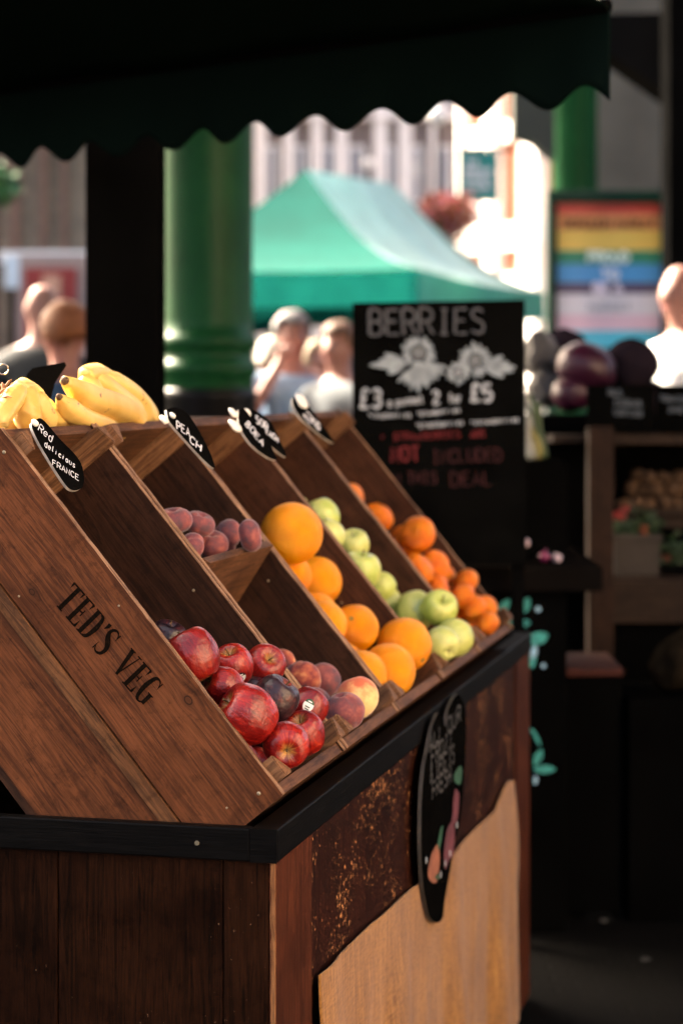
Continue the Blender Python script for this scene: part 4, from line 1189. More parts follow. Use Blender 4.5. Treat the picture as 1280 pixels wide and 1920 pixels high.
def column(label, x, y, r, zring, h=4.3):
    t = thing('iron_column', label, 'column', (x, y, 0), 'green iron columns of the market')
    b = nb(); pr = [(r, zring + .16), (r, 3.9), (r * 1.06, 3.92), (r * 1.25, 4.05), (r * 1.5, 4.2), (r * 1.5, h)]
    lathe(b, pr, 48); link('shaft', b, M_green, t, smooth=True)
    z = zring; b = nb()
    pr = [(r * 1.02, z - .12), (r * 1.03, z - .07), (r * 1.09, z - .06), (r * 1.11, z - .035), (r * 1.09, z - .012), (r * 1.01, z - .002), (r * 1.0, z + .02), (r * 1.01, z + .04), (r * 1.075, z + .05), (r * 1.10, z + .075), (r * 1.075, z + .10), (r * 1.005, z + .11), (r * .999, z + .165)]
    lathe(b, pr, 48); link('moulded_ring', b, M_green, t, smooth=True)
    b = nb(); pr = [(r * 1.3, .0), (r * 1.3, .25), (r * 1.12, .32), (r * 1.08, z - .16), (r * 1.12, z - .14), (r * 1.015, z - .119)]
    lathe(b, pr, 48); link('black_base', b, M_blk, t, smooth=True)
    return t
column('thick green cast iron column with moulded rings left of the green market tent', (387.5 - 640) / 4000 * 9, 9, .194, EYE + .09)
column('green iron column at the right behind the rainbow poster', (1077 - 640) / 4000 * 18, 18, .192, 1.2)
# right hand pier, soffit and girder
M_pier = plain('pier_render', (.085, .077, .062), .85, .25, 1.5)
M_dk = plain('near_black_paint', (.003, .003, .003), .8, .3, 3)
def simple(name, label, cat, lo, hi, mat, group=None, bev=.004):
    lo = Vector(lo); hi = Vector(hi); c = Vector(((lo.x + hi.x) / 2, (lo.y + hi.y) / 2, lo.z))
    b = bx(lo - c, hi - c, bev)
    o = link(name, b, mat, None, Matrix.Translation(c)); return tag(o, label, cat, group)
a = P(1118, 0, 20); c = P(1262, 0, 20)
simple('stone_pier', 'grey brown rendered wall panel behind the right green column', 'wall', (a.x, 20, 0), (a.x + 3.2, 20.5, 7), M_pier)
p1 = P(1253, 0, 12)
simple('dark_post', 'black upright post at the right edge beside the rainbow poster', 'post', (p1.x, 12, 0), (p1.x + .5, 12.3, 4.6), M_dk)
# girder top right; its slanted lower part stands for a diagonal shadow
t = thing('girder_with_shadow', 'dark girder with a diagonal shadow shaped below it, behind the right end of the awning', 'beam', P(1140, 100, 13))
b = nb(); Mi = t.matrix_world.inverted()
q = [Mi @ P(u, v, 13) for u, v in ((900, 30), (1300, 22), (1300, 210), (1250, 176), (1142, 100), (1100, 70), (900, 60))]
prism(b, q, Vector((0, .4, 0))); link('girder', b, plain('girder_paint', (.008, .0075, .007), .7, .3, 2), t)
t = thing('hanging_soffit', 'dark grey green sloping panel beside the right green column', 'panel', P(1000, 200, 16))
b = nb(); Mi = t.matrix_world.inverted()
q = [Mi @ P(u, v, 16) for u, v in ((961, 120), (1040, 120), (1040, 298), (1026, 290), (1000, 266), (961, 252))]
prism(b, q, Vector((0, .3, 0))); link('panel', b, plain('soffit_grey_green', (.03, .036, .028), .8, .2, 3), t)

# ------------------------------------------------------------------ green market tents
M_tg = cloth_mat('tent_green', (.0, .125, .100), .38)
M_tp = cloth_mat('tent_green_sunlit', (.66, .93, .90), .5)  # paler copy of the tent green; sun on the right slope is painted in
def tent_face(b, A, B, T1, T2, sag, n=26, mi=0, fold=.0):
    """A,B eave ends; T1,T2 top ends (same for a pyramid); catenary sag"""
    rows = []
    for j in range(n + 1):
        g = j / n; row = []
        for i in range(n + 1):
            f = i / n
            e = A.lerp(B, f); tp = T1.lerp(T2, f)
            p = e.lerp(tp, g)
            p.z -= sag * math.sin(math.pi * min(1, g)) ** 1 * (1 - .25 * g) * 1.0
            p.z -= .03 * math.sin(math.pi * f) * (1 - g)
            p += Vector((0, 0, fold * math.sin(f * 17 + g * 3) * math.sin(math.pi * g)))
            row.append(b.verts.new(p))
        rows.append(row)
    for r0, r1 in zip(rows, rows[1:]):
        for i in range(n):
            f = b.faces.new((r0[i], r0[i + 1], r1[i + 1], r1[i])); f.material_index = mi
def tent(label, C0, C1, C2, C3, T1, T2, vh, mats, legs=True):
    """corners: C0 front right, C1 back right, C2 back left, C3 front left"""
    org = Vector((C0.x, C0.y, 0)); t = thing('market_tent', label, 'tent', Matrix.Translation(org), 'green market tents')
    L = lambda p: p - org
    b = nb(); tent_face(b, L(C3), L(C0), L(T1), L(T1), .20); tent_face(b, L(C2), L(C3), L(T2), L(T1), .20); tent_face(b, L(C1), L(C2), L(T2), L(T2), .2)
    link('roof_cloth', b, mats[0], t, smooth=True)
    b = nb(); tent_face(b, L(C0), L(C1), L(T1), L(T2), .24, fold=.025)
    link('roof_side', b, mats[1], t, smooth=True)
    for A, B, m in ((C3, C0, mats[3]), (C0, C1, mats[2]), (C1, C2, mats[0]), (C2, C3, mats[0])):
        b = nb(); n = 40; pv = None; dr = (B - A).normalized(); nn = Vector((dr.y, -dr.x, 0))
        for i in range(n + 1):
            f = i / n; p = L(A.lerp(B, f)); sg = -.03 * math.sin(math.pi * f)
            c = [b.verts.new(p + nn * (.012 * math.sin(f * 40) * j / 4) + Vector((0, 0, sg - vh * j / 4))) for j in range(5)]
            if pv:
                for j in range(4): b.faces.new((pv[j], pv[j + 1], c[j + 1], c[j]))
            pv = c
        link('valance', b, m, t, smooth=True)
    for c in (C0, C1, C2, C3):
        q = L(c); link('leg', bx((q.x - .018 - .03, q.y + .02, 0), (q.x + .018 - .03, q.y + .05, c.z - .02), .003), M_dk2, t)
    return t
M_dk2 = plain('tent_leg_metal', (.02, .05, .04), .7)
zE = EYE + .90
C0 = P(783, 503, 17); C0.z = zE
C1 = Vector((2.12, 22.3, EYE + .93)); C3 = Vector((C0.x - 2.55, 17.3, zE + .02)); C2 = Vector((C3.x + 1.3, 22.6, EYE + .95))
T1 = P(573, 318, 19.0); T2 = P(735, 345, 21.2)
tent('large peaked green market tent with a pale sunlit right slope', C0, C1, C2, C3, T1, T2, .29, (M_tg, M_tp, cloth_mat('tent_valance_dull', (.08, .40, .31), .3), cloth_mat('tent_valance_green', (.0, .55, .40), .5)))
# darker rear wall of the tent hanging below
t_ = cloth_mat('tent_rear_wall', (.0, .20, .14), .4)
b = nb(); n = 50; pv = None; W0 = Vector((-1.7, 22.9, 0)); W1 = Vector((.25, 22.9, 0))
for i in range(n + 1):
    f = i / n; x = W0.lerp(W1, f); zb = EYE + .52 - .10 * math.sin(f * 7) * f + (.5 * max(0, f - .75))
    c = [b.verts.new(x - W0 + Vector((0, .03 * math.sin(f * 30), z))) for z in (2.5, zb)]
    if pv: b.faces.new((pv[0], pv[1], c[1], c[0]))
    pv = c
o = link('tent_side_curtain', b, t_, None, Matrix.Translation(W0), smooth=True); o.modifiers.new('t', 'SOLIDIFY').thickness = .01
tag(o, 'deep green gathered curtain below the green tent roof, above the crowd', 'curtain')

def xw(u, Y): return (u - 640) / 4000 * Y
YB = 33
facade('long tan brick building with pale stone pilasters behind the green tent', xw(-60, YB), xw(856, YB), YB, 9.5, M_brick_tan, 17, (3.4, 5.6, 7.8), ww=.16, hh=1.6, depth=.7, pd=.12,
       pil=[(xw(a, YB), xw(c, YB)) for a, c in ((0, 20), (60, 84), (130, 150), (200, 224), (270, 290), (340, 364), (410, 430), (478, 500), (532, 552), (584, 606), (628, 652), (700, 726), (746, 772), (806, 818))], bands=((2.3, 2.6),))
YC = 31
tb_ = facade('orange brick building with white stone bands and white ground floor by the hanging sign', -4.75, 4.75, 0, 9, M_brick_red, 6, (4.0, 6.3), ww=.45, hh=.9,
       bands=((3.55, 3.95), (5.3, 5.6), (0.05, 3.15)), pil=[(-4.7, -4.45), (-3.6, -3.3), (-2.4, -1.9), (-.9, -.6), (.6, .9), (2.1, 2.4)])
tb_.matrix_world = Matrix.Translation((2.02, 36.0, 0)) @ Matrix.Rotation(R(-65), 4, 'Z') @ Matrix.Translation((4.75, 0, 0))
for xa in (-4.3, -2.9, -.4, 1.6):
    link('shop_window', bx((xa, -.14, .9), (xa + .8, -.121, 2.7)), plain('shop_glass_blue', (.45, .55, .66), .3), tb_)
facade('blank stone fronted building closing the street behind the others', -14, 16, 52, 14, plain('far_stone', (.62, .58, .54), .85, .1, .4), 12, (3, 6.5, 10), ww=1.1, hh=2, name='far_building')
facade('brown brick building behind the men at the left', xw(-260, 24), xw(175, 24), 24, 8, M_brick_brown, 3, (4.4, 6.9), ww=.8, hh=1.2, bands=((2.75, 2.88),), off=.3, pd=.1, pm=plain('brown_pilaster', (.20, .11, .08), .85), pil=[(xw(22, 24), xw(40, 24)), (xw(78, 24), xw(90, 24)), (xw(118, 24), xw(128, 24))])
# red doorway and notice
t = thing('shop_doorway', 'dark red doorway in a pale pink surround behind the bald man at the left', 'door', (xw(98, 23.7), 23.7, 0))
M_redd = plain('door_red', (.30, .03, .025), .5, .2); M_pk = plain('pale_pink_surround', (.36, .25, .22), .7, .1)
link('surround', bx((-.42, 0, 0), (.37, .12, 2.83)), M_pk, t)
dd = link('door', bx((-.30, -.04, 0), (.28, -.002, 2.68)), M_redd, t)
link('door_panel', bx((-.10, -.05, 2.35), (.10, -.041, 2.6)), plain('door_sign_orange', (.6, .30, .2), .6), dd)
link('door_panel', bx((-.18, -.05, 1.3), (.16, -.041, 2.2)), plain('door_panel_red', (.34, .06, .05), .5, .2), dd)
t = thing('wall_notice', 'pale blue white notice board beside the red doorway at the far left', 'notice', (xw(23, 22), 22, 0))
link('notice_panel', bx((-.075, 0, EYE + .96), (.075, .03, EYE + 1.30), .005), plain('notice_white', (.62, .68, .75), .6, .05), t)
link('notice_post', bx((-.03, .031, 0), (.03, .08, EYE + 1.3)), M_dk, t)
# shrub hanging at far left, and foliage
def leafy(name, label, cen, rad, cols, n, lw, cat='plant', stems=True, group=None, seed=1, base=None):
    rr = random.Random(seed)
    t = thing(name, label, cat, Matrix.Translation(base if base is not None else cen), group)
    o = cen - (base if base is not None else cen)
    b = nb()
    for i in range(n):
        d = Vector((rr.gauss(0, 1), rr.gauss(0, 1), rr.gauss(0, 1))).normalized() * (rr.random() ** .4)
        k = 1 + .45 * noise.noise(d * 2.2 + Vector((seed, 0, 0)))
        p = o + Vector((d.x * rad.x, d.y * rad.y, d.z * rad.z)) * k
        a = Vector((rr.gauss(0, 1), rr.gauss(0, 1), rr.gauss(0, .6))).normalized() * lw * rr.uniform(.6, 1.3); c = a.cross(Vector((rr.gauss(0, 1), rr.gauss(0, 1), rr.gauss(0, 1)))).normalized() * lw * .45
        m1 = p + a * .5 + Vector((0, 0, lw * .12))
        v = [b.verts.new(q) for q in (p, m1 + c, p + a, m1 - c)]
        f = b.faces.new(v); f.material_index = rr.randrange(len(cols))
    link('foliage', b, cols, t)
    if stems:
        b = nb()
        for i in range(7):
            d = Vector((rr.gauss(0, .5) * rad.x, rr.gauss(0, .5) * rad.y, o.z + rr.uniform(-.2, .5) * rad.z))
            tube(b, [Vector((0, 0, 0)), Vector((o.x * .5 + d.x * .3, o.y * .5 + d.y * .3, d.z * .5)), Vector((o.x + d.x, o.y + d.y, d.z))], [.03, .02, .006], 6)
        link('stems', b, plain('woody_stem', (.10, .06, .04), .8), t)
    return t
def lf(n, c): return plain(n, c, .6, .3, 6)
leafy('flowering_tree', 'small tree of orange red foliage between the tent and the hanging sign', P(838, 405, 27), Vector((.42, .4, .28)), [lf('leaf_orange', (.60, .20, .06)), lf('leaf_red', (.50, .06, .07)), lf('leaf_pink', (.62, .2, .25)), lf('leaf_olive', (.22, .16, .05))], 1500, .07, 'tree', True, seed=2, base=Vector((P(838, 405, 27).x, 27, 0)))
leafy('climbing_shrub', 'green leafy shrub at the far left edge below the awning', P(-8, 350, 15), Vector((.14, .2, .16)), [lf('leaf_green', (.05, .20, .06)), lf('leaf_dark', (.02, .07, .03))], 500, .07, 'plant', True, seed=5, base=Vector((P(-14, 350, 15).x, 15, 0)))
# hanging teal sign
M_teal = plain('sign_teal', (.0, .24, .205), .5, .08)
t = thing('hanging_sign', 'square teal pub sign with white lettering hanging from the orange building', 'sign', Matrix.Translation(P(896, 330, 28)))
k = 28 / 4000
link('sign_board', bx((-37 * k, 0, -49 * k), (38 * k, .05, 47 * k), .01), M_teal, t)
b = nb()
for i, (tx, x0, x1, z) in enumerate((('THE', -24, 0, 20), ('BOROUGH', -27, 24, 4), ('MARKET', -27, 26, -11), ('TAVERN', -24, 24, -26))):
    write(b, tx, Vector((x0 * k, -.003, z * k)), (1, 0, 0), (0, 0, 1), 11 * k, .016, adv=(x1 - x0) * k, jit=.05)
link('sign_lettering', b, plain('sign_white', (.92, .95, .93), .6, .03), t)
link('bracket', bx((-37 * k, .01, 48 * k), (70 * k, .04, 54 * k)), M_dk, t)
# street lamps: round white globes that show as bright discs
M_globe = plain('globe_white', (.85, .84, .82), .25, .02)
for i, (u, v, Y, lb) in enumerate(((820, 216, 29, 'round white lamp globe high in front of the tan brick building'), (690, 306, 30, 'small white lamp globe above the ridge of the tent'))):
    t = thing('street_lamp', lb, 'lamp', (xw(u, Y), Y, 0), 'street lamps beyond the tent')
    z = EYE + (715 - v) * Y / 4000; b = nb(); blob(b, (0, 0, z), (.13 if i == 0 else .08,) * 3, 3, 0); link('globe', b, M_globe, t, smooth=True)
    b = nb(); tube(b, [(0, 0, 0), (0, 0, z - .11)], [.04, .025], 8); link('lamp_pole', b, M_dk, t)

# ------------------------------------------------------------------ rainbow poster in a green frame
YP = 13.0; k = YP / 4000
pc = P(1138, 490, YP)
t = thing('poster_frame', 'rainbow striped poster in a dark green frame at the right', 'poster', (pc.x, YP, 0))
M_pf = paint('poster_frame_green', (.006, .035, .022), .4)
zt_, zb_ = EYE + (715 - 358) * k, EYE + (715 - 655) * k
xl, xr = (1024 - 1138) * k, (1252 - 1138) * k
link('top_rail', bx((xl, -.06, zt_ - .075), (xr, .05, zt_), .004), M_pf, t)
link('left_stile', bx((xl, -.05, 0), (xl + .055, .05, zt_ - .0755), .004), M_pf, t)
link('right_stile', bx((xr - .04, -.05, 0), (xr, .05, zt_ - .0755), .004), M_pf, t)
link('bottom_rail', bx((xl + .0555, -.05, zb_ - .08), (xr - .0405, .05, zb_ - .001), .004), M_pf, t)
link('back_board', bx((xl + .0555, .0, zb_), (xr - .0405, .04, zt_ - .0755)), M_pf, t)
pst = None
rows = [(375, 402, 'poster_red', (.82, .11, .09)), (402, 432, 'poster_orange', (.88, .36, .14)), (432, 470, 'poster_yellow', (.92, .62, .14)), (470, 495, 'poster_green', (.03, .28, .16)), (495, 530, 'poster_blue', (.07, .36, .72)),
        (530, 551, 'poster_purple', (.12, .09, .16)), (551, 590, 'poster_white', (.85, .80, .85)), (590, 620, 'poster_pink', (.88, .60, .70)), (620, 652, 'poster_sky', (.08, .62, .80))]
for (v0, v1, nm, c) in rows:
    b = nb(); z1, z0 = EYE + (715 - v0) * k, EYE + (715 - v1) * k
    xa, xb = (1043 - 1138) * k, (1240 - 1138) * k; n = 16; pv = None
    for i in range(n + 1):
        f = i / n; x = xa + (xb - xa) * f; y = -.012 - .006 * math.sin(f * 11)
        cc = (b.verts.new((x, y, z1)), b.verts.new((x, y, z0)))
        if pv: b.faces.new((pv[0], pv[1], cc[1], cc[0]))
        pv = cc
    o = link('poster_stripe', b, plain(nm, c, .45, .06, 3), t, smooth=True)
for tx, ua, ub, v, cap, c, w_ in (('BOROUGH MARKET', 1058, 1226, 428, 17, (.30, .12, .04), .014), ('PROUD', 1102, 1176, 491, 17, (.75, .95, .85), .02), ('TO', 1126, 1156, 524, 18, (.75, .85, 1.0), .022), ('BE', 1112, 1140, 548, 15, (.9, .8, .95), .02), ('A', 1150, 1164, 548, 15, (.9, .8, .95), .02), ('MARKET', 1102, 1180, 583, 15, (.45, .45, .50), .011)):
    b = nb(); write(b, tx, Vector(((ua - 1138) * k, -.024, EYE + (715 - v) * k)), (1, 0, 0), (0, 0, 1), cap * k, w_, adv=(ub - ua) * k, jit=.05)
    link('poster_lettering', b, plain('ink_' + tx.lower().replace(' ', '_'), c, .6, .05), t)

# ------------------------------------------------------------------ BERRIES board
YS = 5.35; k = YS / 4000
sc_ = P(822, 1100, YS)
t = thing('chalkboard', 'tall black chalkboard reading BERRIES with chalk flowers and prices', 'chalkboard', Matrix.Translation((sc_.x, YS, 0)))
M_board = plain('chalkboard_black', (.0032, .0032, .003), .85, .35, 6)
def bp(u, v, l=.002): return Vector(((u - 822) * k, -l, EYE + (715 - v) * k))
b = nb(); q = [bp(661, 568, 0), bp(983, 562, 0), bp(986, 1060, 0), bp(664, 1060, 0)]; prism(b, q, Vector((0, .018, 0))); link('board', b, M_board, t)
for u in (672, 972): link('board_leg', bx(((u - 822) * k - .015, .019, 0), ((u - 822) * k + .015, .045, EYE + .1)), M_dk, t)
b = nb()
def wr(tx, u0, v0, u1, v1, cap, w_, seed=1, jit=.25, bb=None):
    a = bp(u0, v0); e_ = bp(u1, v1); T = e_ - a
    write(bb if bb is not None else b, tx, a, T, Vector((-T.z, 0, T.x)), cap * k, w_ * k, adv=T.length, seed=seed, jit=jit)
wr('BERRIES', 692, 627, 907, 624, 46, 5.0, 1, .1); bt = link('berries_title', b, M_chalk_d, t)
b = nb(); wr('BERRIES', 695, 629, 909, 626, 46, 1.4, 1, .1)
for vtx in b.verts: vtx.co.y -= .003
link('berries_title', b, plain('chalk_mid', (.12, .125, .135), .9, .4, 60), t)
b = nb()
wr('£3', 674, 765, 714, 765, 34, 6.0, 2); wr('a punnet', 728, 763, 794, 755, 15, 3.0, 3); wr('2', 812, 756, 824, 755, 23, 5, 4); wr('for', 842, 756, 866, 754, 18, 3.6, 5); wr('£5', 882, 752, 922, 750, 30, 6.5, 6)
wr('*raspberries', 690, 783, 770, 782, 9, 2.3, 7); wr('*blueberries', 782, 780, 862, 772, 9, 2.3, 8); wr('*blackberries', 780, 802, 868, 796, 9, 2.3, 9); wr('*strawberries', 882, 797, 972, 790, 9, 2.2, 10)
link('chalk_prices', b, M_chalk_g, t)
for a_ in (('*', 712, 828, 722, 827, 12, 2.6, 2), ('STRAWBERRIES', 738, 826, 862, 820, 13, 2.2, 11), ('ARE', 882, 821, 910, 818, 12, 2.8, 12), ('NOT', 734, 866, 786, 864, 28, 5.0, 13)):
    b = nb(); wr(*a_); link('chalk_red_word', b, M_chalk_r, t)
b = nb(); wr('INCLUDED', 810, 868, 940, 864, 24, 3.0, 14); wr('IN THIS', 724, 910, 818, 906, 22, 3.0, 15); wr('DEAL', 846, 912, 922, 908, 26, 3.0, 16)
link('chalk_dull_red_words', b, M_chalk_rd, t)
# chalk flowers
b = nb(); fr = random.Random(9)
lz = [0.0]
def petal(u, v, a, ln, wd):
    lz[0] += 1
    l = .002 + .00012 * lz[0]; n = 10; L = []
    for i in range(n + 1):
        f = i / n; w2 = wd * math.sin(math.pi * min(1, f * .92 + .06)) ** .7 * .5
        cu, cv = u + math.cos(a) * ln * f, v + math.sin(a) * ln * f
        L.append((b.verts.new(bp(cu - math.sin(a) * w2, cv + math.cos(a) * w2, l)), b.verts.new(bp(cu + math.sin(a) * w2, cv - math.cos(a) * w2, l))))
    for p, q in zip(L, L[1:]): b.faces.new((p[0], q[0], q[1], p[1]))
def flower(u, v, r0, r1, n, wd):
    for i in range(n):
        a = i * 6.2832 / n + fr.uniform(-.1, .1); petal(u + math.cos(a) * r0, v + math.sin(a) * r0, a, (r1 - r0) * fr.uniform(.85, 1.15), wd)
flower(784, 662, 15, 33, 16, 9); flower(890, 676, 13, 34, 15, 9); flower(858, 699, 9, 22, 12, 8)
for a, ln in ((3.3, 48), (2.95, 40), (3.6, 42), (2.6, 36), (3.1, 66)): petal(758, 682, a, ln, 15)
for a, ln in ((2.2, 44), (1.9, 48), (1.6, 50), (1.2, 44), (.9, 40), (2.5, 50), (.3, 50), (.05, 52), (.6, 44)): petal(785, 686, a, ln, 13)
for a, ln in ((-.2, 45), (.15, 55), (.5, 40), (-.55, 40), (.0, 58)): petal(908, 688, a, ln, 13)
link('chalk_flowers', b, plain('chalk_flower', (.27, .32, .345), .9, .35, 40), t)
b = nb()
for u, v, r in ((784, 662, 11), (890, 676, 10), (858, 699, 6)):
    for i in range(5): 
        lz[0] += 1; rad_ = r * (1 - i * .19); ribbon(b, [bp(u + rad_ * math.cos(a / 12 * 6.2832), v + rad_ * math.sin(a / 12 * 6.2832), .002 + .0001 * lz[0]) for a in range(13)], .9 * k, Vector((0, 1, 0)))
link('chalk_flower_centres', b, MATS['chalk_grey'], t)

# ------------------------------------------------------------------ people
def person(label, x, y, h, yaw, skin, shirt, trous, hair=None, hairstyle='short', arm=None, lean=0, zfeet=0, shoes=None, hat=None):
    """standing figure, front along -y turned by yaw"""
    Mx = Matrix.Translation((x, y, zfeet)) @ Matrix.Rotation(yaw, 4, 'Z')
    t = thing('person', label, 'person', Mx)
    s = h / 1.75
    def S(*c): return Vector(c) * s
    def skinmesh(name, V, E, Rr, mat, par, sub=2):
        me = bpy.data.meshes.new(name); me.from_pydata([v for v in V], E, [])
        bm = bmesh.new(); bm.from_mesh(me); ly = bm.verts.layers.skin.verify()
        bm.verts.ensure_lookup_table()
        for i, v in enumerate(bm.verts):
            r = Rr[i]; v[ly].radius = (r * s, r * s) if not hasattr(r, '__len__') else (r[0] * s, r[1] * s); v[ly].use_root = (i == 0)
        bm.to_mesh(me); bm.free(); me.materials.append(mat)
        o = bpy.data.objects.new(name, me); col.objects.link(o); o.parent = par
        m = o.modifiers.new('skin', 'SKIN'); m.use_smooth_shade = True; m.branch_smoothing = .5
        o.modifiers.new('sub', 'SUBSURF').levels = sub; o.modifiers['sub'].render_levels = sub
        return o
    armL = [S(-.19, 0, 1.40), S(-.25, .02, 1.12), S(-.25, -.05, .88), S(-.25, -.08, .79)]
    armR = [S(.19, 0, 1.40), S(.25, .02, 1.12), S(.25, -.05, .88), S(.25, -.08, .79)]
    if arm == 'raised': armL = [S(-.19, 0, 1.40), S(-.27, -.10, 1.18), S(-.14, -.17, 1.42), S(-.07, -.15, 1.53)]
    if arm == 'fold': armL = [S(-.19, 0, 1.40), S(-.26, -.03, 1.12), S(-.08, -.24, 1.14), S(.02, -.26, 1.17)]; armR = [S(.19, 0, 1.40), S(.26, -.03, 1.12), S(.09, -.24, 1.10), S(.0, -.27, 1.12)]
    V = [S(0, 0, .95), S(0, 0, 1.12), S(0, .01, 1.30), S(0, .01, 1.42), S(0, .01, 1.49), S(0, -.005, 1.565), S(0, -.01, 1.63), S(0, -.005, 1.69), S(0, 0, 1.735),
         S(-.09, 0, .90), S(-.10, -.01, .50), S(-.10, .02, .09), S(-.11, -.12, .04), S(.09, 0, .90), S(.10, -.01, .50), S(.10, .02, .09), S(.11, -.12, .04)] + armL + armR
    E = [(0, 1), (1, 2), (2, 3), (3, 4), (4, 5), (5, 6), (6, 7), (7, 8), (0, 9), (9, 10), (10, 11), (11, 12), (0, 13), (13, 14), (14, 15), (15, 16), (3, 17), (17, 18), (18, 19), (19, 20), (3, 21), (21, 22), (22, 23), (23, 24)]
    Rr = [.13, .12, .13, .10, .056, .066, .080, .074, .045, .085, .058, .04, .035, .085, .058, .04, .035, .055, .042, .03, .035, .055, .042, .03, .035]
    # face and ears
    V += [S(0, -.10, 1.615), S(-.083, .005, 1.62), S(.083, .005, 1.62)]; E += [(6, 25), (6, 26), (6, 27)]; Rr += [.016, .014, .014]
    # fingers
    for base, q in ((20, armL), (24, armR)):
        d = (q[3] - q[2]).normalized(); sd = d.cross(Vector((0, 1, .2))).normalized()
        for k_ in range(4):
            V.append(q[3] + d * (.07 - .008 * abs(k_ - 1.4)) * s + sd * (k_ - 1.5) * .018 * s); E.append((base, len(V) - 1)); Rr.append(.008)
        V.append(q[3] + d * .03 * s + sd * .05 * s + Vector((0, -.02, 0)) * s); E.append((base, len(V) - 1)); Rr.append(.009)
    skinmesh('body', V, E, Rr, skin, t)
    # shirt
    aL = [armL[0], armL[0].lerp(armL[1], .75)]; aR = [armR[0], armR[0].lerp(armR[1], .75)]
    skinmesh('shirt', [S(0, 0, .90), S(0, 0, 1.12), S(0, .01, 1.30), S(0, .01, 1.42), S(0, .01, 1.46)] + aL + aR, [(0, 1), (1, 2), (2, 3), (3, 4), (3, 5), (5, 6), (3, 7), (7, 8)], [.165, .155, .165, .140, .075, .092, .070, .092, .070], shirt, t)
    skinmesh('trousers', [S(0, 0, .97), S(-.09, 0, .88), S(-.10, -.01, .50), S(-.10, .02, .12), S(.09, 0, .88), S(.10, -.01, .50), S(.10, .02, .12)], [(0, 1), (1, 2), (2, 3), (0, 4), (4, 5), (5, 6)], [.15, .105, .078, .062, .105, .078, .062], trous, t)
    for sx in (-1, 1):
        b = nb(); blob(b, S(sx * .105, -.04, .045), S(.05, .13, .045), 2, .05); link('shoe', b, M_dk, t, smooth=True)
        b = nb(); blob(b, S(sx * .031, -.083, 1.64), S(.011, .007, .007), 1, 0); link('eye', b, MATS['stem_dark'], t)
    b = nb(); blob(b, S(0, -.082, 1.575), S(.022, .006, .006), 1, 0); link('mouth', b, MATS['lip'], t)
    if hair:
        b = nb(); rr_ = bmesh.ops.create_icosphere(b, subdivisions=3, radius=1)
        c = S(0, .012, 1.665) if hairstyle != 'long' else S(0, .02, 1.64)
        rx = S(.094, .108, .100) if hairstyle != 'long' else S(.105, .112, .13)
        for v in b.verts:
            k_ = 1 + .08 * noise.noise(v.co * 3)
            v.co = c + Vector((v.co.x * rx.x * k_, v.co.y * rx.y * k_, v.co.z * rx.z * k_))
        zc_ = 1.612 if hairstyle == 'short' else 1.56
        bmesh.ops.delete(b, geom=[v for v in b.verts if (v.co.y < -.045 * s and v.co.z < 1.69 * s) or v.co.z < (zc_ - .3 * (v.co.y / s)) * s + .022 * noise.noise(v.co * 28 + Vector((x, y, 0)))], context='VERTS')
        o = link('hair', b, hair, t, smooth=True); o.modifiers.new('t', 'SOLIDIFY').thickness = .012
    if hat:
        b = nb(); lathe(b, [(0, .12), (.05, .115), (.09, .08), (.105, .0), (.107, -.01)], 24, S(0, 0, 1.66)); link('hat', b, hat, t, smooth=True)
    return t
plain('stem_dark', (.02, .015, .012), .4); plain('lip', (.35, .10, .09), .6)
SK = plain('skin_tone', (.27, .11, .08), .5, .08, 5, spec=.4); SK.node_tree.nodes['Principled BSDF'].inputs['Subsurface Weight'].default_value = .1
SK2 = plain('skin_tone_pale', (.30, .14, .11), .5, .08, 5)
person('bald man in a dark grey t-shirt seen from behind at the left', xw(80, 10.2), 10.2, 1.90, R(165), SK2, plain('shirt_charcoal', (.012, .016, .02), .85), plain('jeans', (.05, .07, .12), .9))
person('ginger haired man in a blue t-shirt in front of the bald man', xw(122, 7.8), 7.8, 1.705, R(200), SK, plain('shirt_blue', (.02, .055, .11), .85), plain('jeans_dark', (.03, .04, .07), .9), plain('hair_ginger', (.17, .058, .02), .7, .3, 30))
person('grey haired man raising his hand to his face below the tent', xw(548, 10.5), 10.5, 1.76, R(12), SK2, plain('shirt_sky', (.20, .30, .42), .85), plain('trousers_grey', (.12, .12, .13), .9), plain('hair_grey', (.13, .125, .13), .7, .3, 30), arm='raised')
person('woman in a pale blue top and cream cap in the crowd left of the chalkboard', xw(517, 11.0), 11.0, 1.62, R(-150), SK, plain('top_pale_blue', (.26, .36, .45), .85), MATS['jeans'], plain('hair_brown', (.10, .05, .03), .7, .3, 30), 'long', hat=plain('cap_cream', (.50, .46, .38), .8))
person('person in a pale grey shirt with folded arms close to the chalkboard edge', xw(634, 10.2), 10.2, 1.70, R(-40), SK2, plain('shirt_pale_grey', (.15, .17, .185), .85), MATS['jeans_dark'], MATS['hair_brown'], arm='fold')
person('woman in a white blouse with fair hair between the other two', xw(596, 13.0), 13.0, 1.66, R(30), SK2, plain('blouse_white', (.38, .37, .36), .85), MATS['jeans'], plain('hair_fair', (.26, .19, .12), .7, .2, 30), 'long')
person('bald man in a white t-shirt at the right edge before the rainbow poster', xw(1278, 8.6), 8.6, 1.905, R(-60), SK2, plain('shirt_white', (.78, .76, .76), .85), MATS['jeans'])

# ------------------------------------------------------------------ neighbouring stall at the right
W_st = wood('stall_wood', (.034, .015, .008), (.015, .007, .004), axis=2, stain=.6)
W_sx = wood('stall_wood_x', (.036, .021, .013), (.016, .009, .006), axis=0, stain=.6)
M_bb = plain('black_box_paint', (.0022, .0022, .0021), .85, .3, 4)
def X_(u, Y): return (u - 640) / 4000 * Y
def Z_(v, Y): return EYE + (715 - v) * Y / 4000
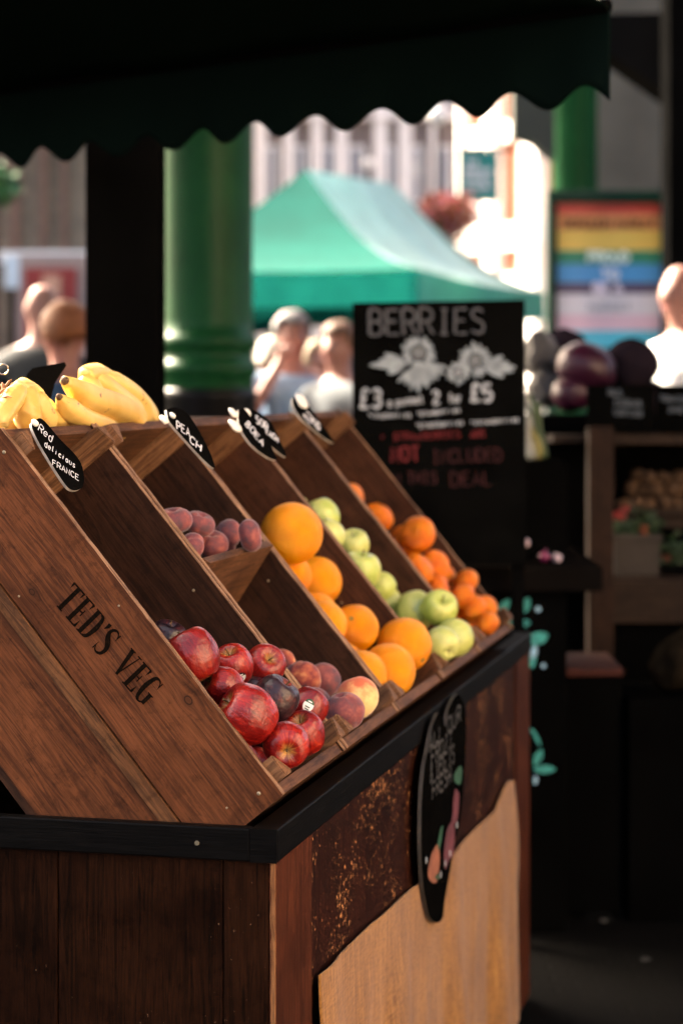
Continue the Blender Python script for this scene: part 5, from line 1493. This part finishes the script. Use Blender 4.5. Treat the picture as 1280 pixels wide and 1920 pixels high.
# black cabinet with painted flowers
YF = 5.5
t = thing('black_cabinet', 'black painted cabinet with teal flowers painted on it beyond the counter end', 'cabinet', (X_(985, YF), YF, 0))
o_ = t.location.copy()
link('cabinet_body', bx(Vector((X_(925, YF), YF, 0)) - o_, Vector((X_(1062, YF), YF + .55, Z_(1108, YF))) - o_, .006), M_bb, t)
link('cabinet_top', bx(Vector((X_(850, YF), YF - .05, Z_(1106, YF))) - o_, Vector((X_(1125, YF), YF + .6, Z_(1060, YF))) - o_, .006), plain('cabinet_top_black', (.006, .005, .0045), .6, .3, 4), t)
M_tl = plain('painted_teal', (.03, .30, .27), .7, .35, 60); M_lb = plain('painted_light_blue', (.30, .55, .72), .7, .2, 60)
def leafp(b, u, v, a, ln, wd, l):
    n = 8; L = []
    for i in range(n + 1):
        f = i / n; w2 = wd * .5 * math.sin(math.pi * min(1, f * .95 + .03)) ** .8
        L.append([Vector((X_(u + math.cos(a) * ln * (f - .5) + sg * math.sin(a) * w2, YF), YF - l, Z_(v - math.sin(a) * ln * (f - .5) + sg * math.cos(a) * w2, YF))) - o_ for sg in (1, -1)])
    L = [[b.verts.new(p) for p in q] for q in L]
    for p, q in zip(L, L[1:]): b.faces.new((p[0], q[0], q[1], p[1]))
b = nb()
for i, (u, v, a, ln, wd) in enumerate(((944, 1137, .9, 34, 17), (982, 1136, 1.0, 36, 21), (972, 1168, 0, 44, 20), (1008, 1197, .35, 40, 24), (997, 1238, 1.5, 30, 14), (1008, 1420, 1.1, 34, 15), (1020, 1442, 0, 42, 16), (1006, 1385, 2.0, 30, 7), (998, 1371, 2.5, 16, 6))):
    b = nb(); leafp(b, u, v, a, ln, wd, .0008 + i * .0002); link('painted_leaf', b, M_tl, t)
for i, (u, v, a, ln, wd) in enumerate(((1008, 1142, 0, 11, 10), (1000, 1222, 1.4, 26, 12), (961, 1187, 0, 12, 10), (990, 1190, 0, 12, 9), (1018, 1248, 0, 9, 9), (1003, 1462, 1.5, 18, 8))):
    b = nb(); leafp(b, u, v, a, ln, wd, .003 + i * .0002); link('painted_bud', b, M_lb, t)
# red onions on the cabinet
M_onion = plain('onion_purple', (.16, .015, .06), .25, .4, 14, coat=.4)
M_onw = plain('onion_pale', (.60, .45, .50), .3, .3, 20, coat=.3)
orr = random.Random(2)
for i, (u, v, r, m, lb) in enumerate(((902, 1052, 14, M_onion, 'purple onion at the left end of the dark ledge'), (925, 1050, 15, M_onion, 'dark purple onion second along the dark ledge'), (955, 1042, 22, M_onw, 'pale striped onion catching the light on the dark ledge'), (983, 1030, 10, M_onw, 'small pale shallot leaning on the striped onion'), (1020, 1052, 12, M_onion, 'purple onion at the right on the dark ledge'), (1044, 1050, 9, M_onw, 'tiny pale onion at the right end of the dark ledge'))):
    Y = YF + .08; r_ = r * Y / 4000; p = P(u, v, Y); p.z = Z_(1060, YF) + r_ * .95
    if i == 3: p.z = Z_(1060, YF) + .052
    b = nb(); lathe(b, [(0, -.9), (.35, -.86), (.75, -.6), (1, -.05), (.92, .4), (.5, .75), (.16, .95), (.08, 1.25), (0, 1.4)], 20)
    for v_ in b.verts: v_.co *= r_
    o = link('red_onion', b, m, None, Matrix.Translation(p) @ Euler((orr.uniform(-.2, .4), orr.uniform(-.5, .5), 0)).to_matrix().to_4x4(), smooth=True); tag(o, lb, 'onion', 'onions on the dark ledge')
# black crate beside the board
YK = 5.75
o = simple('black_crate', 'plain black box standing right of the berries board under the greens', 'box', (X_(840, YK), YK + .0, Z_(1059, YF) + .001), (X_(1064, YK), YK + .32, Z_(868, YK)), M_bb)
# stall frame: post, shelf, rails
YT = 6.3
t = thing('stall_frame', 'rough wooden frame of the vegetable stall at the right', 'stall', (X_(1128, YT), YT, 0)); o_ = t.location.copy()
link('stall_post', bx(Vector((X_(1103, YT), YT, 0)) - o_, Vector((X_(1150, YT), YT + .075, Z_(800, YT))) - o_, .005), W_st, t)
link('stall_post', bx(Vector((X_(1103, YT) + 1.1, YT, 0)) - o_, Vector((X_(1150, YT) + 1.1, YT + .075, Z_(800, YT))) - o_, .005), W_st, t)
link('shelf', bx(Vector((X_(1040, YT), YT + .08, Z_(832, YT))) - o_, Vector((X_(1400, YT), YT + .75, Z_(818, YT))) - o_, .003), W_sx, t)
link('shelf_edge', bx(Vector((X_(1150, YT) + .0005, YT + .03, Z_(834, YT))) - o_, Vector((X_(1400, YT), YT + .078, Z_(812, YT))) - o_, .003), W_sx, t)
link('lower_shelf', bx(Vector((X_(1100, YT) - .1, YT + .08, Z_(1096, YT))) - o_, Vector((X_(1400, YT), YT + .9, Z_(1088, YT))) - o_, .003), W_sx, t)
link('lower_rail', bx(Vector((X_(1150, YT) + .0005, YT + .045, Z_(1172, YT))) - o_, Vector((X_(1400, YT), YT + .078, Z_(1092, YT))) - o_, .003), W_sx, t)
link('back_wall', bx(Vector((X_(1040, YT), YT + .76, 0)) - o_, Vector((X_(1400, YT), YT + .78, Z_(834, YT))) - o_), M_bb, t)
link('skirt', bx(Vector((X_(1151, YT), YT + .08, 0)) - o_, Vector((X_(1400, YT), YT + .1, Z_(1097, YT) - .001)) - o_), M_bb, t)
# chalk price boards
for i, (u0, v0, u1, v1, lb, lines) in enumerate(((1100, 722, 1226, 812, 'wide black price board with three faint lines under the dark cabbages', (('RED', 1140, 742, 1165), ('CABBAGE', 1152, 760, 1204), ('1.50 EACH', 1148, 778, 1202))),
        (1229, 722, 1345, 812, 'black price board partly cut off by the right edge', (('TOMATOES', 1236, 752, 1300), ('2.00 KG', 1252, 772, 1300))))):
    Yq = YT + .015
    tt = thing('price_board', lb, 'sign', (X_((u0 + u1) / 2, Yq), Yq, Z_(v1, Yq)), 'price boards on the vegetable stall'); oq = tt.location.copy()
    link('board', bx(Vector((X_(u0, Yq), Yq, Z_(v1, Yq))) - oq, Vector((X_(u1, Yq), Yq + .012, Z_(v0, Yq))) - oq, .002), M_bb, tt)
    b = nb()
    for j, (tx, ua, v, ub) in enumerate(lines): write(b, tx, Vector((X_(ua, Yq), Yq - .001, Z_(v, Yq))) - oq, (1, 0, -.06), (0, 0, 1), 11 * Yq / 4000, .0035, adv=(ub - ua) * Yq / 4000, seed=j)
    link('chalk_lettering', b, plain('chalk_blue_grey', (.08, .10, .12), .9, .3, 60), tt)
# cabbages, aubergine, greens
M_cab = plain('cabbage_dark', (.014, .010, .014), .45, .5, 5, .2); M_aub = plain('aubergine', (.032, .003, .014), .42, .3, 3); M_gry = plain('celeriac_grey', (.065, .06, .056), .7, .45, 9, .3)
def ball(name, lb, cat, u, v, ru, rv, Y, mat, amp=.1, ribs=0, grp='large vegetables heaped on the stall', yaw=0):
    b = nb(); rr_ = bmesh.ops.create_icosphere(b, subdivisions=4, radius=1); kk = Y / 4000
    for v_ in b.verts:
        q = v_.co.copy(); k_ = 1 + amp * noise.noise(q * 1.7 + Vector((u, 0, 0))) + (.05 * math.cos(ribs * math.atan2(q.y, q.x)) if ribs else 0) + .03 * noise.noise(q * 6)
        v_.co = Vector((q.x * ru * kk, q.y * (ru + rv) / 2 * kk, q.z * rv * kk)) * k_
    o = link(name, b, mat, None, Matrix.Translation(P(u, v, Y)) @ Matrix.Rotation(yaw, 4, 'Y'), smooth=True)
    return tag(o, lb, cat, grp)
def mound(name, lb, cat, c, pts, Y): pass
YV = 6.75
ball('red_cabbage', 'round dark red cabbage left of the man in white', 'cabbage', 1182, 684, 52, 50, YV, M_cab, .08)
ball('aubergine', 'large glossy purple aubergine between the cabbages', 'aubergine', 1098, 690, 58, 48, YV - .1, M_aub, .06, yaw=.35)
ball('red_cabbage', 'grey black cabbage behind and left of the purple aubergine', 'cabbage', 1056, 660, 44, 44, YV + .2, M_cab, .15)
ball('celeriac', 'grey knobbly celeriac against the chalkboard edge', 'celeriac', 1012, 668, 32, 44, YV + .05, M_gry, .3)
ball('celeriac', 'grey knobbly celeriac low under the purple aubergine', 'celeriac', 1020, 728, 32, 34, YV - .02, M_gry, .3)
ball('aubergine', 'dark aubergine under the glossy purple one', 'aubergine', 1072, 738, 40, 34, YV - .12, M_aub, .1)
ball('red_cabbage', 'black cabbage in the lower row behind the wide price board', 'cabbage', 1140, 745, 44, 34, YV, M_cab, .1)
ball('red_cabbage', 'dark cabbage in the lower row next to the cut off price board', 'cabbage', 1218, 748, 40, 34, YV + .02, M_cab, .1)
# slatted tray carrying them
simple('veg_tray', 'dark tray the cabbages and aubergines rest in', 'tray', (X_(985, YV), YV - .2, Z_(818, YT) + .001), (X_(1400, YV), YV + .25, Z_(778, YV)), M_bb)
simple('tray_stand', 'black stand under the left half of the vegetable tray', 'stand', (X_(990, YV), YV - .15, 0), (X_(1096, YV), YV + .2, Z_(818, YT)), M_bb)
lp = [lf('leek_white', (.25, .26, .23)), lf('leek_yellow', (.20, .18, .05)), lf('leek_green', (.03, .055, .018))]
b = nb(); rr = random.Random(8); Yq = YK + .12
t = thing('leek_bundle', 'bundle of leeks and yellow green tops lying on the black box', 'leeks', Matrix.Translation(P(1010, 868, Yq)))
for i in range(9):
    x = rr.uniform(-.045, .05); y = rr.uniform(-.05, .08); ln = rr.uniform(.10, .2)
    pts = [Vector((x, y, .012)), Vector((x - .01 + rr.uniform(-.01, .01), y, ln * .5)), Vector((x - .03 + rr.uniform(-.02, .02), y, ln))]
    b = nb(); tube(b, spline(pts, 4), [.012 + .002 * math.sin(j) for j in range(9)], 8); link('leek', b, lp[i % 3], t, smooth=True)
# potatoes crate
YO = 6.75
t = thing('potato_crate', 'low crate of potatoes on the shelf at the right', 'crate', (X_(1220, YO), YO, Z_(985, YO))); o_ = t.location.copy()
for z0, z1 in ((985, 968), (964, 948)):
    link('crate_slat', bx(Vector((X_(1156, YO), YO - .14, Z_(z0, YO))) - o_, Vector((X_(1330, YO), YO - .13, Z_(z1, YO))) - o_, .002), W_sx, t)
link('crate_bottom', bx(Vector((X_(1156, YO), YO - .129, Z_(985, YO))) - o_, Vector((X_(1330, YO), YO + .2, Z_(981, YO))) - o_, .002), W_sx, t)
link('crate_foot', bx(Vector((X_(1156, YO), YO - .1, Z_(1088, YT) + .001)) - o_, Vector((X_(1330, YO), YO + .2, Z_(986, YO))) - o_, .002), M_bb, t)
M_pot = plain('potato_skin', (.085, .045, .022), .8, .35, 12, .2)
rr = random.Random(6); n_ = 0
for row in range(3):
    for i in range(7 - row):
        u = 1168 + i * 25 + row * 12 + rr.uniform(-4, 4); v = 944 - row * 26 + rr.uniform(-5, 5); n_ += 1
        b = nb(); blob(b, (0, 0, 0), (.026, .024, .019), 3, .25, 1.3, n_)
        o = link('potato', b, M_pot, None, Matrix.Translation(P(u, v, YO - .06 + row * .05 + rr.uniform(-.02, .03))) @ Euler((rr.uniform(0, 3), rr.uniform(0, 3), 0)).to_matrix().to_4x4(), smooth=True)
        tag(o, 'brown potato in the %s row of the potato crate, number of steps from the post' % (('bottom', 'middle', 'top')[row]), 'potato', 'potatoes in the crate')
        o['label'] = '%s brown potato in the %s row of the potato crate' % (('leftmost', 'second', 'third', 'fourth', 'fifth', 'sixth', 'seventh')[i], ('bottom', 'middle', 'top')[row])
# planters
M_tc = plain('planter_stone', (.034, .027, .021), .85, .2, 8); M_fl = plain('flower_red', (.22, .012, .01), .6, .3, 20); M_fo = plain('flower_orange', (.25, .06, .025), .6, .3, 20)
def planter(lb, u0, u1, vt, vb, Y, mat, fls, base=None):
    t = thing('planter', lb, 'planter', (X_((u0 + u1) / 2, Y), Y, Z_(vb, Y)), 'planters on the stall'); o_ = t.location.copy()
    w2 = (u1 - u0) / 2 * Y / 4000; h = (vb - vt) * Y / 4000
    b = nb(); q = [(-w2 * .92, 0), (w2 * .92, 0), (w2, h), (-w2, h)]
    prism(b, [Vector((x, 0, z)) for x, z in q], Vector((0, .14, 0))); bmesh.ops.bevel(b, geom=b.edges[:], offset=.005, segments=2, affect='EDGES'); link('pot', b, mat, t)
    link('pot_rim', bx((-w2 - .004, -.006, h - .02), (w2 + .004, .146, h + .002), .003), mat, t)
    b = nb(); rr = random.Random(int(u0))
    for i in range(260):
        p = Vector((rr.uniform(-w2, w2) * .95, rr.uniform(0, .13), h + abs(rr.gauss(0, .03)))); a = Vector((rr.gauss(0, 1), rr.gauss(0, 1), rr.gauss(.4, .6))).normalized() * .022; c = a.cross(Vector((rr.gauss(0, 1), rr.gauss(0, 1), 0))).normalized() * .007
        b.faces.new([b.verts.new(x) for x in (p, p + a * .5 + c, p + a, p + a * .5 - c)])
    link('foliage', b, lf('planter_green', (.012, .035, .009)), t)
    for (u, v, r, m) in fls:
        b = nb()
        for i in range(9):
            a = i * .9; blob(b, Vector((X_(u, Y), Y + .02, Z_(v, Y))) - o_ + Vector((math.cos(a) * r * .6, math.sin(a) * r * .5, math.sin(a * 2) * r * .4)), (r * .5, r * .4, r * .35), 1, .2, 2, i)
        link('flower', b, m, t, smooth=True)
YQ = 6.45
planter('grey brown planter with green leaves and red and orange flowers right of the wooden post', 1151, 1238, 1004, 1086, YQ, M_tc, ((1162, 968, .02, M_fl), (1172, 955, .014, M_fl), (1208, 990, .013, M_fo), (1208, 1000, .011, M_fo)))
planter('small black planter with one red flower at the right edge', 1242, 1310, 1062, 1086, YQ, M_bb, ((1250, 1049, .015, M_fl),))
# red brown stool and sack
YR = 5.75
t = thing('stool', 'low red brown wooden stool in front of the stall post', 'stool', (X_(1098, YR), YR, 0)); o_ = t.location.copy()
W_rd = wood('stool_red_wood', (.09, .026, .018), (.05, .015, .011), axis=0, stain=.4)
zs = Z_(1243, YR)
link('seat', bx(Vector((X_(1040, YR), YR - .12, zs - .02)) - o_, Vector((X_(1157, YR), YR + .22, zs)) - o_, .005), W_rd, t)
for sx in (X_(1050, YR), X_(1140, YR)):
    for sy in (YR - .1, YR + .18):
        link('leg', bx(Vector((sx, sy, 0)) - o_, Vector((sx + .025, sy + .025, zs - .0205)) - o_, .002), M_bb, t)
link('skirt_board', bx(Vector((X_(1053, YR), YR - .118, 0.02)) - o_, Vector((X_(1148, YR), YR - .108, zs - .0205)) - o_), M_bb, t)
t = thing('sack', 'sagging dull brown sack at the lower right edge', 'sack', (X_(1275, YR), YR, Z_(1296, YR)))
b = nb(); rr_ = bmesh.ops.create_icosphere(b, subdivisions=4, radius=1)
hz = Z_(1175, YR) - Z_(1296, YR)
for v_ in b.verts:
    q = v_.co.copy(); k_ = 1 + .18 * noise.noise(q * 2.2) + .06 * noise.noise(q * 7)
    v_.co = Vector((q.x * .075 * k_ * (1 if q.z < .2 else 1 - .35 * (q.z - .2)), q.y * .09 * k_, hz / 2 + q.z * hz / 2 * (1 if q.z < 0 else 1)))
    v_.co.x += .03 * q.z
link('sack_cloth', b, plain('sack_brown', (.016, .012, .008), .9, .35, 14, .4), t, smooth=True)
simple('low_bench', 'long black bench under the brown sack in the dark at the lower right', 'bench', (X_(1165, YR), YR - .14, 0), (X_(1165, YR) + 1.2, YR + .2, Z_(1296, YR) - .001), M_bb)
